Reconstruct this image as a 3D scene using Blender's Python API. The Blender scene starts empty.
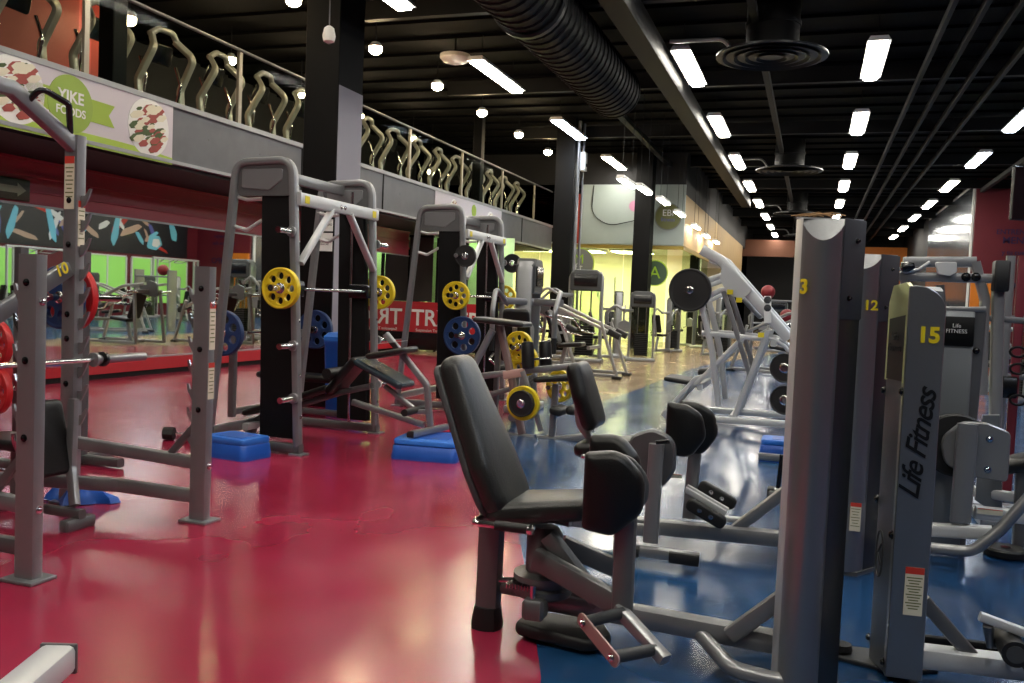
import bpy, bmesh, math, random
from mathutils import Vector as V, Matrix
random.seed(7)
PI=math.pi
scene=bpy.context.scene
COL=scene.collection
# ------------------------------------------------------------------ camera
F=890.0; CAMZ=1.3
yaw=math.radians(18.6); pit=math.radians(-2.8); rol=math.radians(2.4)
fw=V((-math.sin(yaw)*math.cos(pit),math.cos(yaw)*math.cos(pit),math.sin(pit)))
r0=V((math.cos(yaw),math.sin(yaw),0)); u0=r0.cross(fw)
rt=math.cos(rol)*r0+math.sin(rol)*u0; up=math.cos(rol)*u0-math.sin(rol)*r0
cam=bpy.data.cameras.new('camera'); co=bpy.data.objects.new('camera',cam); COL.objects.link(co)
cam.sensor_width=36; cam.lens=F/1024*36; cam.clip_end=200
m=Matrix((rt,up,-fw)).transposed().to_4x4(); m.translation=V((0,0,CAMZ)); co.matrix_world=m
scene.camera=co
scene.view_settings.view_transform='Standard'; scene.view_settings.look='None'
scene.view_settings.gamma=1; scene.view_settings.use_curve_mapping=False
scene.view_settings.exposure=0.25
def _at(x,y,ax,val):
    d=fw+rt*((x-512)/F)+up*((341.5-y)/F); o=V((0,0,CAMZ)); return o+d*((val-o[ax])/d[ax])
def ax(x,y,X): return _at(x,y,0,X)
def ay(x,y,Y): return _at(x,y,1,Y)
def az(x,y,Z=0.0): return _at(x,y,2,Z)
# ------------------------------------------------------------------ materials
def lin(c): return tuple(((v/255)/12.92 if v/255<=.04045 else ((v/255+.055)/1.055)**2.4) for v in c)
MAT={}
def mat(name,rgb,rough=.5,metal=0,bump=0,bscale=40,var=0,vscale=6,emit=0,spec=None,coat=0,ecol=None):
    m=bpy.data.materials.new(name); m.use_nodes=True; nt=m.node_tree; b=nt.nodes['Principled BSDF']
    c=lin(rgb)+(1,)
    b.inputs['Base Color'].default_value=c; b.inputs['Roughness'].default_value=rough; b.inputs['Metallic'].default_value=metal
    if spec is not None: b.inputs['Specular IOR Level'].default_value=spec
    if coat: b.inputs['Coat Weight'].default_value=coat; b.inputs['Coat Roughness'].default_value=.08
    if emit: b.inputs['Emission Color'].default_value=(lin(ecol)+(1,)) if ecol else c; b.inputs['Emission Strength'].default_value=emit
    if var or bump:
        tc=nt.nodes.new('ShaderNodeTexCoord'); n=nt.nodes.new('ShaderNodeTexNoise'); n.inputs['Scale'].default_value=vscale; n.inputs['Detail'].default_value=4
        nt.links.new(tc.outputs['Object'],n.inputs['Vector'])
        if var:
            mx=nt.nodes.new('ShaderNodeMix'); mx.data_type='RGBA'
            mx.inputs['A'].default_value=tuple(v*(1-var) for v in c[:3])+(1,); mx.inputs['B'].default_value=tuple(min(1,v*(1+var)) for v in c[:3])+(1,)
            nt.links.new(n.outputs['Fac'],mx.inputs['Factor']); nt.links.new(mx.outputs['Result'],b.inputs['Base Color'])
        if bump:
            n2=nt.nodes.new('ShaderNodeTexNoise'); n2.inputs['Scale'].default_value=bscale; nt.links.new(tc.outputs['Object'],n2.inputs['Vector'])
            bp=nt.nodes.new('ShaderNodeBump'); bp.inputs['Strength'].default_value=bump; bp.inputs['Distance'].default_value=.01
            nt.links.new(n2.outputs['Fac'],bp.inputs['Height']); nt.links.new(bp.outputs['Normal'],b.inputs['Normal'])
    MAT[name]=m; return m
grey=mat('grey_enamel',(138,139,141),.33,.55,var=.06)
greyd=mat('grey_enamel_dark',(104,105,106),.38,.5,var=.08)
pale=mat('pale_enamel',(194,196,197),.36,.3,var=.06)
silver=mat('silver_shroud',(138,140,143),.3,.75,bump=.04,bscale=90)
chrome=mat('chrome',(215,215,215),.12,1)
vinyl=mat('black_vinyl',(18,18,18),.36,0,spec=.4,bump=.12,bscale=160,var=.15)
vinylg=mat('grey_black_vinyl',(34,35,34),.33,0,bump=.15,bscale=140,var=.2)
rubber=mat('black_rubber',(15,15,16),.55)
black=mat('black_board',(9,9,10),.6,spec=.2)
blackg=mat('black_gloss',(14,14,16),.25)
panel=mat('dark_panel',(62,64,66),.5,.2)
guard=mat('inner_guard',(120,124,128),.28,.3)
yellow=mat('yellow_rubber',(216,190,24),.45,var=.1)
ynum=mat('yellow_numeral',(214,196,20),.5)
bluer=mat('blue_rubber',(20,52,98),.42,var=.15)
redr=mat('red_rubber',(186,32,34),.42,var=.1)
bluep=mat('blue_plastic',(24,84,178),.38,var=.1)
tpblue=mat('blue_step_top',(38,110,205),.42,var=.1)
white=mat('white_paper',(225,225,222),.6)
cream=mat('cream_label',(214,208,186),.6)
redl=mat('red_label',(190,50,35),.6)
inkd=mat('black_ink',(12,12,12),.4)
maroon=mat('maroon_paint',(98,17,33),.55,var=.1,vscale=2)
redkick=mat('red_kickboard',(172,26,38),.45)
concrete=mat('grey_parapet',(96,98,102),.55,.2,var=.18,vscale=5)
trimg=mat('pale_trim',(150,152,154),.4,.4)
darkwall=mat('dark_wall',(26,26,28),.7)
orange=mat('orange_paint',(214,120,28),.6,var=.1)
redor=mat('red_orange_paint',(150,44,26),.6)
lilac_lit=mat('lilac_lit_face',(150,148,158),.6)  # tone of the lit side of the first pillar
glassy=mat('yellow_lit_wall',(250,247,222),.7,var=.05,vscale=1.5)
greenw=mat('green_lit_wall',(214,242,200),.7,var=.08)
fascia=mat('pale_fascia',(158,170,166),.6,var=.05)
tanc=mat('tan_soffit',(176,146,96),.6,var=.12,vscale=2)
ceilm=mat('ceiling_black',(5,5,6),.8,spec=.1)
beamm=mat('beam_black',(12,12,13),.6,spec=.25)
ductm=mat('duct_black',(8,8,9),.5,spec=.15)
ventm=mat('vent_black',(24,26,28),.4,.4)
brown=mat('straw',(150,116,78),.8)
mirror=mat('mirror_silver',(232,236,232),.015,1)
tube_e=mat('strip_light_lens',(255,246,226),.5,emit=44,ecol=(255,248,234))
tube_c=mat('cool_strip_lens',(235,246,255),.5,emit=40,ecol=(228,240,255))
spot_e=mat('spot_lamp_lens',(255,236,200),.5,emit=110,ecol=(255,226,176))
bulb_e=mat('hanging_bulb',(235,232,220),.4)
def glass(name,rgb,alpha):
    m=bpy.data.materials.new(name); m.use_nodes=True; nt=m.node_tree; nt.nodes.clear()
    o=nt.nodes.new('ShaderNodeOutputMaterial'); mx=nt.nodes.new('ShaderNodeMixShader'); t=nt.nodes.new('ShaderNodeBsdfTransparent'); g=nt.nodes.new('ShaderNodeBsdfGlossy')
    t.inputs[0].default_value=lin(rgb)+(1,); g.inputs['Roughness'].default_value=.02; mx.inputs[0].default_value=alpha
    nt.links.new(t.outputs[0],mx.inputs[1]); nt.links.new(g.outputs[0],mx.inputs[2]); nt.links.new(mx.outputs[0],o.inputs[0]); return m
pane=glass('clear_pane',(236,244,228),.06); rail_pane=glass('railing_pane',(236,240,236),.0015)
# floor paint
def floormat(name,c1,c2,rough):
    m=bpy.data.materials.new(name); m.use_nodes=True; nt=m.node_tree; b=nt.nodes['Principled BSDF']; L=nt.links
    tc=nt.nodes.new('ShaderNodeTexCoord')
    n=nt.nodes.new('ShaderNodeTexNoise'); n.inputs['Scale'].default_value=.9; n.inputs['Detail'].default_value=2; n.inputs['Roughness'].default_value=.5
    L.new(tc.outputs['Object'],n.inputs['Vector'])
    cr=nt.nodes.new('ShaderNodeValToRGB'); cr.color_ramp.elements[0].position=.32; cr.color_ramp.elements[1].position=.7
    cr.color_ramp.elements[0].color=lin(c1)+(1,); cr.color_ramp.elements[1].color=lin(c2)+(1,)
    L.new(n.outputs['Fac'],cr.inputs[0]); L.new(cr.outputs[0],b.inputs['Base Color'])
    n3=nt.nodes.new('ShaderNodeTexNoise'); n3.inputs['Scale'].default_value=2.2; n3.inputs['Detail'].default_value=3; L.new(tc.outputs['Object'],n3.inputs['Vector'])
    mr=nt.nodes.new('ShaderNodeMapRange'); mr.inputs['From Min'].default_value=.35; mr.inputs['From Max'].default_value=.7; mr.inputs['To Min'].default_value=rough-.03; mr.inputs['To Max'].default_value=rough+.06
    L.new(n3.outputs['Fac'],mr.inputs['Value']); L.new(mr.outputs[0],b.inputs['Roughness'])
    n2=nt.nodes.new('ShaderNodeTexNoise'); n2.inputs['Scale'].default_value=3; n2.inputs['Detail'].default_value=2; L.new(tc.outputs['Object'],n2.inputs['Vector'])
    bp=nt.nodes.new('ShaderNodeBump'); bp.inputs['Strength'].default_value=.1; bp.inputs['Distance'].default_value=.01
    L.new(n2.outputs['Fac'],bp.inputs['Height'])
    b.inputs['Specular IOR Level'].default_value=.75
    return m
fred=floormat('red_epoxy',(136,23,50),(158,40,70),.2)
fblue=floormat('blue_epoxy',(16,46,82),(32,76,120),.19)
ftan=floormat('tan_floor',(136,112,84),(164,140,104),.22)
# ------------------------------------------------------------------ mesh helpers
class M:
    def __init__(s): s.bm=bmesh.new(); s.mi=0
    def _f(s,vs):
        try: f=s.bm.faces.new(vs); f.material_index=s.mi; return f
        except ValueError: return None
    def ring(s,pts): return [s.bm.verts.new(p) for p in pts]
    def loft(s,rings,cap=True,closed=True):
        R=[s.ring(r) for r in rings]; n=len(R[0])
        for a,b in zip(R,R[1:]):
            for i in range(n if closed else n-1):
                s._f((a[i],a[(i+1)%n],b[(i+1)%n],b[i]))
        if cap: s._f(list(reversed(R[0]))); s._f(R[-1])
        return s
    def box(s,lo,hi,bev=0):
        lo=V(lo);hi=V(hi);c=(lo+hi)/2;h=(hi-lo)/2
        return s.obox(c,(1,0,0),(0,1,0),h*2,bev)
    def obox(s,c,xd,yd,size,bev=0):
        x=V(xd).normalized(); y=V(yd); y=(y-x*y.dot(x)).normalized(); z=x.cross(y); c=V(c); a,b,d=[abs(v)/2 for v in size]
        if bev<=0:
            o=[(-a,-b),(a,-b),(a,b),(-a,b)]
            return s.loft([[c+x*p+y*q+z*k for p,q in o] for k in (-d,d)])
        bev=min(bev,a*.95,b*.95,d*.95)
        def oc(i): 
            A=a-i;B=b-i;k=bev-i if bev>i else .0001
            return [(-A+k,-B),(A-k,-B),(A,-B+k),(A,B-k),(A-k,B),(-A+k,B),(-A,B-k),(-A,-B+k)]
        return s.loft([[c+x*p+y*q+z*k for p,q in oc(i)] for k,i in ((-d,bev*.7),(-d+bev,0),(d-bev,0),(d,bev*.7))])
    def beam(s,p,q,w,h,upv=(0,0,1),c=.25):
        return s.sweep([p,q],rrect(w,h,c*min(w,h)),upv)
    def sweep(s,pts,sec,upv=(0,0,1),closed=False,cap=True,scales=None):
        P=[V(p) for p in pts]; n=len(P); rings=[]
        t0=(P[1]-P[0]).normalized(); u=V(upv); 
        if abs(t0.dot(u.normalized()))>.98: u=V((1,0,0)) if abs(t0.x)<.9 else V((0,1,0))
        a=t0.cross(u).normalized()
        for i in range(n):
            if closed: t=(P[(i+1)%n]-P[i-1]).normalized()
            elif i==0: t=t0
            elif i==n-1: t=(P[-1]-P[-2]).normalized()
            else: t=((P[i]-P[i-1]).normalized()+(P[i+1]-P[i]).normalized()).normalized()
            a=(a-t*a.dot(t)).normalized(); b=a.cross(t)
            k=1
            if 0<i<n-1 and not closed:
                d=(P[i+1]-P[i]).normalized().dot(t); k=1/max(.5,d)
            sc=scales[i] if scales else 1
            rings.append([P[i]+a*x*sc+b*y*sc for x,y in sec])
        if closed: rings.append(rings[0]); return s.loft(rings,cap=False)
        return s.loft(rings,cap)
    def tube(s,pts,r,fil=0,n=10,closed=False,upv=(0,0,1)):
        if fil: pts=fillet(pts,fil)
        return s.sweep(pts,circ(r,n),upv,closed)
    def rtube(s,pts,w,h,fil=0,upv=(0,0,1),c=.25,nf=6):
        if fil: pts=fillet(pts,fil,nf)
        return s.sweep(pts,rrect(w,h,c*min(w,h)),upv)
    def cyl(s,p,q,r,r2=None,n=16):
        r2=r if r2 is None else r2; p=V(p);q=V(q);t=(q-p).normalized(); u=V((0,0,1)) if abs(t.z)<.9 else V((1,0,0)); a=t.cross(u).normalized(); b=a.cross(t)
        return s.loft([[o+a*math.cos(2*PI*i/n)*k+b*math.sin(2*PI*i/n)*k for i in range(n)] for o,k in ((p,r),(q,r2))])
    def lathe(s,prof,o=(0,0,0),axis=(0,0,1),n=28,cap=True):
        o=V(o);t=V(axis).normalized(); u=V((0,0,1)) if abs(t.z)<.9 else V((1,0,0)); a=t.cross(u).normalized(); b=a.cross(t)
        return s.loft([[o+t*h+a*math.cos(2*PI*i/n)*max(r,.0005)+b*math.sin(2*PI*i/n)*max(r,.0005) for i in range(n)] for r,h in prof],cap)
    def prism(s,pts,vec,bev=0):
        P=[V(p) for p in pts]; v=V(vec); 
        if not bev: return s.loft([[p for p in P],[p+v for p in P]])
        c=sum(P,V((0,0,0)))/len(P); L=v.length; d=v/L
        def ins(k): 
            out=[]
            for i,p in enumerate(P):
                e1=(p-P[i-1]);e2=(P[(i+1)%len(P)]-p)
                if e1.length<1e-7 or e2.length<1e-7: e1=e2=(P[(i+1)%len(P)]-P[i-1])
                n1=e1.normalized().cross(d); n2=e2.normalized().cross(d); nn=(n1+n2)
                nn=nn.normalized() if nn.length>1e-6 else n1
                if nn.dot(c-p)<0 and True: pass
                out.append((p,nn))
            sg=1 if sum((c-p).dot(nn) for p,nn in out)>0 else -1
            return [p+nn*sg*k for p,nn in out]
        return s.loft([[p for p in ins(bev)],[p+d*bev for p in P],[p+d*(L-bev) for p in P],[p+v for p in ins(bev)]])
    def pad(s,outline,o,u,v,t,r=None,crown=0,bend=0):
        o=V(o);u=V(u).normalized();v=V(v);v=(v-u*v.dot(u)).normalized();w=u.cross(v); r=r or t*.42
        n=len(outline); cx=sum(p[0] for p in outline)/n; cy=sum(p[1] for p in outline)/n
        nr=[]
        for i in range(n):
            x0,y0=outline[i-1];x1,y1=outline[(i+1)%n]; ex,ey=x1-x0,y1-y0;l=math.hypot(ex,ey) or 1; nx,ny=-ey/l,ex/l
            nr.append((nx,ny))
        sg=1 if sum((cx-p[0])*q[0]+(cy-p[1])*q[1] for p,q in zip(outline,nr))>0 else -1
        hh=max(abs(p[1]-cy) for p in outline)
        rings=[]
        K=5; hx=max(abs(p[0]-cx) for p in outline)
        prof=[]
        for k in range(K+1):
            a=PI/2*k/K; prof.append((r*(1-math.sin(a)),-t/2+r*(1-math.cos(a))))
        prof+= [(i,-h) for i,h in reversed(prof)]
        hx=max(abs(p[0]-cx) for p in outline)
        if crown: prof=[(min(hx,hh)*.55,-t/2-crown)]+prof+[(min(hx,hh)*.55,t/2+crown)]
        for ins,h in prof:
            rg=[]
            for (x,y),(nx,ny) in zip(outline,nr):
                X=cx+(x-cx)*(1-ins/hx);Y=cy+(y-cy)*(1-ins/hh)
                rg.append(o+u*X+v*Y+w*(h+bend*((X-0)/.2)**2))
            rings.append(rg)
        return s.loft(rings)
    def build(s,name,m,parent=None,smooth=True,ang=38):
        bm=s.bm
        bmesh.ops.remove_doubles(bm,verts=bm.verts,dist=1e-6)
        bmesh.ops.recalc_face_normals(bm,faces=bm.faces)
        if smooth:
            for f in bm.faces: f.smooth=True
            th=math.radians(ang)
            for e in bm.edges:
                if len(e.link_faces)==2 and e.calc_face_angle(0)>th: e.smooth=False
        root=V((0,0,0))
        p=parent
        while p is not None: root+=p.location; p=p.parent
        if parent is not None: bmesh.ops.translate(bm,verts=bm.verts,vec=-root)
        me=bpy.data.meshes.new(name); bm.to_mesh(me); bm.free()
        ms=m if isinstance(m,(list,tuple)) else [m]
        for k in ms: me.materials.append(k)
        o=bpy.data.objects.new(name,me); COL.objects.link(o)
        if parent is not None: o.parent=parent
        return o
def circ(r,n=10): return [(r*math.cos(2*PI*i/n),r*math.sin(2*PI*i/n)) for i in range(n)]
def rrect(w,h,c):
    a=w/2;b=h/2; k=c*.3
    return [(-a+c,-b),(a-c,-b),(a-k,-b+k),(a,-b+c),(a,b-c),(a-k,b-k),(a-c,b),(-a+c,b),(-a+k,b-k),(-a,b-c),(-a,-b+c),(-a+k,-b+k)]
def fillet(pts,r,n=5):
    P=[V(p) for p in pts]; out=[P[0]]
    for i in range(1,len(P)-1):
        a=P[i-1]-P[i];b=P[i+1]-P[i]; la,lb=a.length,b.length; a.normalize();b.normalize()
        ang=a.angle(b,PI)
        if ang>PI-.05: out.append(P[i]);continue
        d=min(r/math.tan(ang/2),la*.48,lb*.48); p0=P[i]+a*d;p1=P[i]+b*d
        for k in range(n+1):
            t=k/n; out.append((1-t)**2*p0+2*t*(1-t)*P[i]+t*t*p1)
    out.append(P[-1]); return out
def rpoly(pts,rs,n=6):
    if not isinstance(rs,(list,tuple)): rs=[rs]*len(pts)
    out=[]
    for i,p in enumerate(pts):
        P=V((p[0],p[1],0)); a=V((pts[i-1][0],pts[i-1][1],0))-P; q=pts[(i+1)%len(pts)]; b=V((q[0],q[1],0))-P
        r=rs[i]
        if r<=0: out.append((P.x,P.y)); continue
        la,lb=a.length,b.length;a.normalize();b.normalize();ang=a.angle(b); d=min(r/math.tan(ang/2),la*.49,lb*.49)
        p0=P+a*d;p1=P+b*d
        for k in range(n+1):
            t=k/n;x=(1-t)**2*p0+2*t*(1-t)*P+t*t*p1; out.append((x.x,x.y))
    return out
def thing(name,label,cat,loc=(0,0,0),group=None):
    o=bpy.data.objects.new(name,None); o.empty_display_size=.1; COL.objects.link(o); o.location=loc
    o['label']=label;o['category']=cat
    if group:o['group']=group
    return o
def tag(o,label,cat,group=None,kind=None):
    if label:o['label']=label
    if cat:o['category']=cat
    if group:o['group']=group
    if kind:o['kind']=kind
    return o
def struct(o): o['kind']='structure'; return o
KIDS={}
def copy_tree(o,loc=None,rz=None,label=None,group=None,mats=None,parent=None,scale=None):
    c=o.copy(); COL.objects.link(c)
    if parent is not None: c.parent=parent
    if loc is not None: c.location=loc
    if rz is not None: c.rotation_euler=(0,0,rz)
    if scale is not None: c.scale=scale
    if label: c['label']=label
    if group: c['group']=group
    for ch in list(o.children): copy_tree(ch,parent=c)
    return c
def text(name,s,loc,xd,yd,size,m,parent=None,ex=.0015,shear=0,off=0,align='CENTER',space=1):
    cu=bpy.data.curves.new(name,'FONT'); cu.body=s; cu.size=size; cu.extrude=ex; cu.shear=shear; cu.offset=off; cu.align_x=align; cu.align_y='CENTER'; cu.space_character=space
    o=bpy.data.objects.new(name,cu); COL.objects.link(o)
    me=bpy.data.meshes.new_from_object(o.evaluated_get(bpy.context.evaluated_depsgraph_get())); bpy.data.objects.remove(o)
    me.materials.clear(); me.materials.append(m); me.name=name; o=bpy.data.objects.new(name,me); COL.objects.link(o)
    x=V(xd).normalized();y=V(yd);y=(y-x*y.dot(x)).normalized();z=x.cross(y)
    mw=Matrix((x,y,z)).transposed().to_4x4(); mw.translation=V(loc)
    if parent is not None:
        o.parent=parent; root=V((0,0,0)); p=parent
        while p is not None: root+=p.location;p=p.parent
        mw.translation=V(loc)-root
    o.matrix_basis=mw
    return o
def holed(name,R,holes,t,m,bev=.004):
    cu=bpy.data.curves.new(name,'CURVE'); cu.dimensions='2D'; cu.fill_mode='BOTH'; cu.extrude=t/2-bev; cu.bevel_depth=bev; cu.bevel_resolution=1; cu.offset=-bev
    def loop(cx,cy,r,n,rev=False):
        sp=cu.splines.new('POLY'); sp.points.add(n-1); sp.use_cyclic_u=True
        for i in range(n):
            a=2*PI*i/n*(-1 if rev else 1); sp.points[i].co=(cx+r*math.cos(a),cy+r*math.sin(a),0,1)
    loop(0,0,R,48)
    for x,y,r in holes: loop(x,y,r,14,True)
    ob=bpy.data.objects.new(name,cu); COL.objects.link(ob)
    dg=bpy.context.evaluated_depsgraph_get(); me=bpy.data.meshes.new_from_object(ob.evaluated_get(dg)); COL.objects.unlink(ob); bpy.data.objects.remove(ob)
    me.materials.clear(); me.materials.append(m); me.name=name
    return me
ORD=['nearest','second','third','fourth','fifth','sixth','seventh','eighth','ninth','tenth','eleventh','twelfth','thirteenth','fourteenth','fifteenth','sixteenth','seventeenth']
exec_order=[]
# ================================================================== SETTING
Y0,Y1=-4.0,60.0
def slab(name,pts,z,m,th=.1):
    a=M(); a.prism([(x,y,z-th) for x,y in pts],(0,0,th)); return struct(a.build(name,m,smooth=False))
# painted zones share one edge: red gym floor | blue machine floor | tan walkway
edge=[(-.25,Y0),(-.45,.8),(-.62,2.2),(-.82,2.9),(-1.15,3.8),(-1.5,4.7),(-1.98,5.9),(-2.45,7.2),(-2.85,8.4),(-3.1,9.6),(-3.3,11.0),(-3.2,12.4)]
tan_e=[(-3.2,12.4),(-2.55,11.2),(-2.45,13.2),(-2.4,16.5),(-2.2,20),(-1.2,25),(-.6,31),(-.4,Y1)]
slab('floor',[(-12,Y0)]+edge+[(-4.6,14.2),(-6.2,17.2),(-12,17.6)],0,fred)
slab('floor',edge[::-1][:0]+[(8.2,Y0)]+[(8.2,Y1)]+tan_e[::-1]+edge[:-1][::-1],0,fblue)
slab('floor',[(-12,17.6),(-6.2,17.2),(-4.6,14.2)]+tan_e+[(-12,Y1)],0,ftan)
a=M(); a.box((-12,Y0,5.75),(8.2,Y1,5.85)); 
for i in range(70): a.box((-12,Y0+.3+i*.9,5.70),(8.2,Y0+.55+i*.9,5.75))
struct(a.build('ceiling',ceilm,smooth=False))
# long purlins and cross beams below the deck
for i,(x,w) in enumerate(((1.5,.06),(1.9,.06),(2.3,.06),(2.75,.06),(-1.0,.1),(-4.2,.14),(4.9,.12))):
    a=M(); a.box((x-w/2,Y0,5.3),(x+w/2,Y1,5.42)); struct(a.build('ceiling_trim',beamm,smooth=False))
for i in range(11):
    y=2.5+i*4.9
    a=M(); a.box((-7.4,y-.06,5.42),(8.1,y+.06,5.70)); struct(a.build('ceiling_beam_%d'%(i+1),beamm,smooth=False))
# left wall: kickboard, mirror, maroon band
XM=-8.9; YM=18.75
a=M(); a.box((XM-.25,Y0,0),(XM-.02,YM,2.9)); struct(a.build('wall_left',mat('maroon_band',(150,42,64),.5,var=.1,vscale=2),smooth=False))
a=M(); a.box((XM-.02,Y0,.07),(XM+.04,YM,.24)); struct(a.build('baseboard_left',redkick,smooth=False))
a=M(); a.box((XM-.02,Y0,0),(XM+.02,YM,.07)); struct(a.build('baseboard_left_plinth',black,smooth=False))
t=thing('wall_mirror','long frameless mirror along the left wall above the red kickboard','mirror',(XM,8,.25))
a=M(); a.box((XM-.019,Y0,.25),(XM,YM-.02,2.15)); a.build('mirror_sheet',mirror,t,smooth=False)
a=M(); a.box((XM-.015,Y0,2.15),(XM+.012,YM-.02,2.175)); a.box((XM-.015,Y0,.24),(XM+.02,YM-.02,.262)); a.build('mirror_trim',trimg,t,smooth=False)
a=M()
for z in (2.32,2.5,2.68): a.box((XM-.02,Y0,z),(XM+.006,YM,z+.035))
struct(a.build('trim_1',MAT['maroon_band'],smooth=False))
# emergency sign on maroon band
t=thing('exit_sign','small green sign with a white arrow on the maroon band above the mirror','sign',(XM+.02,7.9,2.3))
a=M(); p0=ax(-6,203,XM+.02); 
a.box((XM,7.55,2.2),(XM+.03,8.22,2.45),.005); a.build('sign_board',mat('sign_green',(52,66,48),.5),t)
a=M(); a.box((XM+.03,7.62,2.28),(XM+.034,7.95,2.36)); a.prism([(XM+.03,7.95,2.28),(XM+.03,8.04,2.28),(XM+.03,8.04,2.24),(XM+.03,8.16,2.32),(XM+.03,8.04,2.40),(XM+.03,8.04,2.36),(XM+.03,7.95,2.36)],(.004,0,0)); a.build('arrow',mat('sign_pale',(120,138,112),.5),t,smooth=False)
# ---------------- mezzanine
XB=-7.5; YB=25.6
a=M(); a.box((-12,Y0,2.72),(XB-.06,YB,2.95)); struct(a.build('floor_mezzanine',darkwall,smooth=False))
a=M(); a.box((XB-.06,Y0,2.8),(XB,YB,3.44)); struct(a.build('wall_parapet',concrete,smooth=False))
a=M(); a.box((XB-.1,Y0,3.44),(XB+.03,YB,3.5)); a.box((XB-.07,Y0,2.76),(XB+.03,YB,2.8)); struct(a.build('trim_2',trimg,smooth=False))
for i,y in enumerate((11.9,14.6,17.3,20.0,22.7)):
    a=M(); a.box((XB,y-.015,2.8),(XB+.012,y+.015,3.44)); struct(a.build('trim_%d'%(3+i),black,smooth=False))
a=M(); a.box((-12.1,Y0,2.95),(-12,YB,5.75)); struct(a.build('wall_mezzanine_back',darkwall,smooth=False))
a=M(); a.box((-10.26,Y0,2.95),(-10.2,10.9,5.4)); struct(a.build('wall_mezzanine_red',mat('mezzanine_red',(140,40,28),.6),smooth=False))
# railing of the mezzanine
t=thing('glass_railing','clear glass railing with a slim steel top rail along the mezzanine edge','railing',(XB-.03,8,3.5))
a=M(); a.tube([(XB-.05,Y0,4.5),(XB-.05,YB,4.5)],.022); a.build('top_rail',greyd,t)
for i in range(10):
    y=-1+i*2.7+.6
    a=M(); a.box((XB-.09,y-.035,3.5),(XB-.05,y+.035,4.5)); a.build('post',mat('rail_post',(150,144,128),.4,.4) if 'rail_post' not in MAT else MAT['rail_post'],t,smooth=False)
    a=M(); a.box((XB-.055,y+.06,3.53),(XB-.045,y+2.58,4.44)); a.build('glass_pane',rail_pane,t,smooth=False)
# slim dark posts of the mezzanine
for i,y in enumerate((8.35,20.1)):
    a=M(); a.box((XB-.42,y-.11,3.45),(XB-.2,y+.11,5.75),.01); struct(a.build('column_mezzanine_%d'%(i+1),black))
# ---------------- columns
for i,(x0,x1,y0,y1) in enumerate(((-5.48,-5.05,8.7,9.25),(-6.2,-5.72,21.2,21.75),(-4.98,-4.5,25.2,25.75),(-4.0,-3.7,30.2,30.5))):
    a=M(); a.box((x0,y0,0),(x1,y1,5.75),.01); 
    struct(a.build('column_%d'%(i+1),black))
    if i==0:
        a=M(); a.box((x1,y0+.01,0),(x1+.006,y1-.01,3.55)); struct(a.build('column_lit_face_1',lilac_lit,smooth=False))  # paler aisle side: light on this pillar face is put into its colour
a=M(); a.tube([(-5.66,21.35,0),(-5.66,21.35,5.7)],.045); a.tube([(-5.63,21.7,0),(-5.63,21.7,5.7)],.03)
tag(a.build('drain_pipe',grey),'grey vertical pipes running up the black pillar nearest the yellow room','pipe')
t=thing('fuse_box','small white box fixed high on the pipes of the black pillar','box',(-5.6,21.5,4.55)); a=M(); a.box((-5.64,21.4,4.5),(-5.5,21.6,4.95),.01); a.build('case',white,t); a=M(); a.box((-5.5,21.45,4.6),(-5.49,21.55,4.68)); a.build('latch',black,t)
# notice on column 1
t=thing('paper_notice','white printed sheets taped to the pillar behind the nearer arched rack','notice',(-4.9,8.69,1.9))
for z0,z1 in ((1.95,2.08),(1.73,1.93)):
    a=M(); a.box((-5.25,8.68,z0),(-5.06,8.69,z1)); a.build('sheet',white,t,smooth=False)
text('printed_line','PROHIBIDO',(-5.155,8.678,2.02),(1,0,0),(0,0,1),.035,inkd,t)
text('printed_line','USO DE TOALLA\nOBLIGATORIO\nGRACIAS',(-5.155,8.678,1.83),(1,0,0),(0,0,1),.026,inkd,t)
# ---------------- far glass room (yellow lit)
YG=26.2; XG=-3.7
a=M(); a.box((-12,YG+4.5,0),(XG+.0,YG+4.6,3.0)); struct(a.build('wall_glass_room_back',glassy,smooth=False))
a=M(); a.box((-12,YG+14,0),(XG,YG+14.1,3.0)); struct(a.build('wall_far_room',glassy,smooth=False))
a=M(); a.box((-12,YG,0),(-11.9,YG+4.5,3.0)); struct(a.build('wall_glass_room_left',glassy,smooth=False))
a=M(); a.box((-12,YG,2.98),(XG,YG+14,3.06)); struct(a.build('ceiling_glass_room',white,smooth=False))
a=M(); a.box((-6.75,YG-.1,3.02),(XG+.02,YG-.0,4.78)); struct(a.build('wall_fascia',fascia,smooth=False))
a=M(); a.box((-7.4,YG-.1,3.02),(-6.75,YG-.0,4.5)); struct(a.build('wall_fascia_red',redor,smooth=False))
a=M(); a.box((-12,YG-.09,4.78),(XG+.02,YG,5.75)); a.box((XG-.1,YG,4.5),(XG,Y1-3,5.75)); struct(a.build('wall_over_fascia',darkwall,smooth=False))
a=M(); a.box((XG-.05,YG,3.02),(XG+.02,Y1-12,4.5)); struct(a.build('wall_side_fascia',tanc,smooth=False))
a=M(); a.box((-12,YG-.12,2.9),(XG+.04,YG-.02,3.0)); a.box((XG-.02,YG,2.9),(XG+.04,YG+14,3.0)); struct(a.build('window_frame_head',mat('brass_frame',(150,130,60),.4,.5),smooth=False))
gt=thing('glass_partition','frameless glass front of the yellow lit room at the end of the hall','glass wall',(-8,YG-.06,0))
for i in range(6):
    x=-11.9+i*1.3
    a=M(); a.box((x,YG-.07,.03),(x+1.27,YG-.055,2.9)); a.build('glass_pane',pane,gt,smooth=False)
for i in range(4):
    y=YG+.1+i*1.6
    a=M(); a.box((XG-.01,y,.03),(XG+.005,y+1.55,2.9)); a.build('glass_pane',pane,gt,smooth=False)
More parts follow.
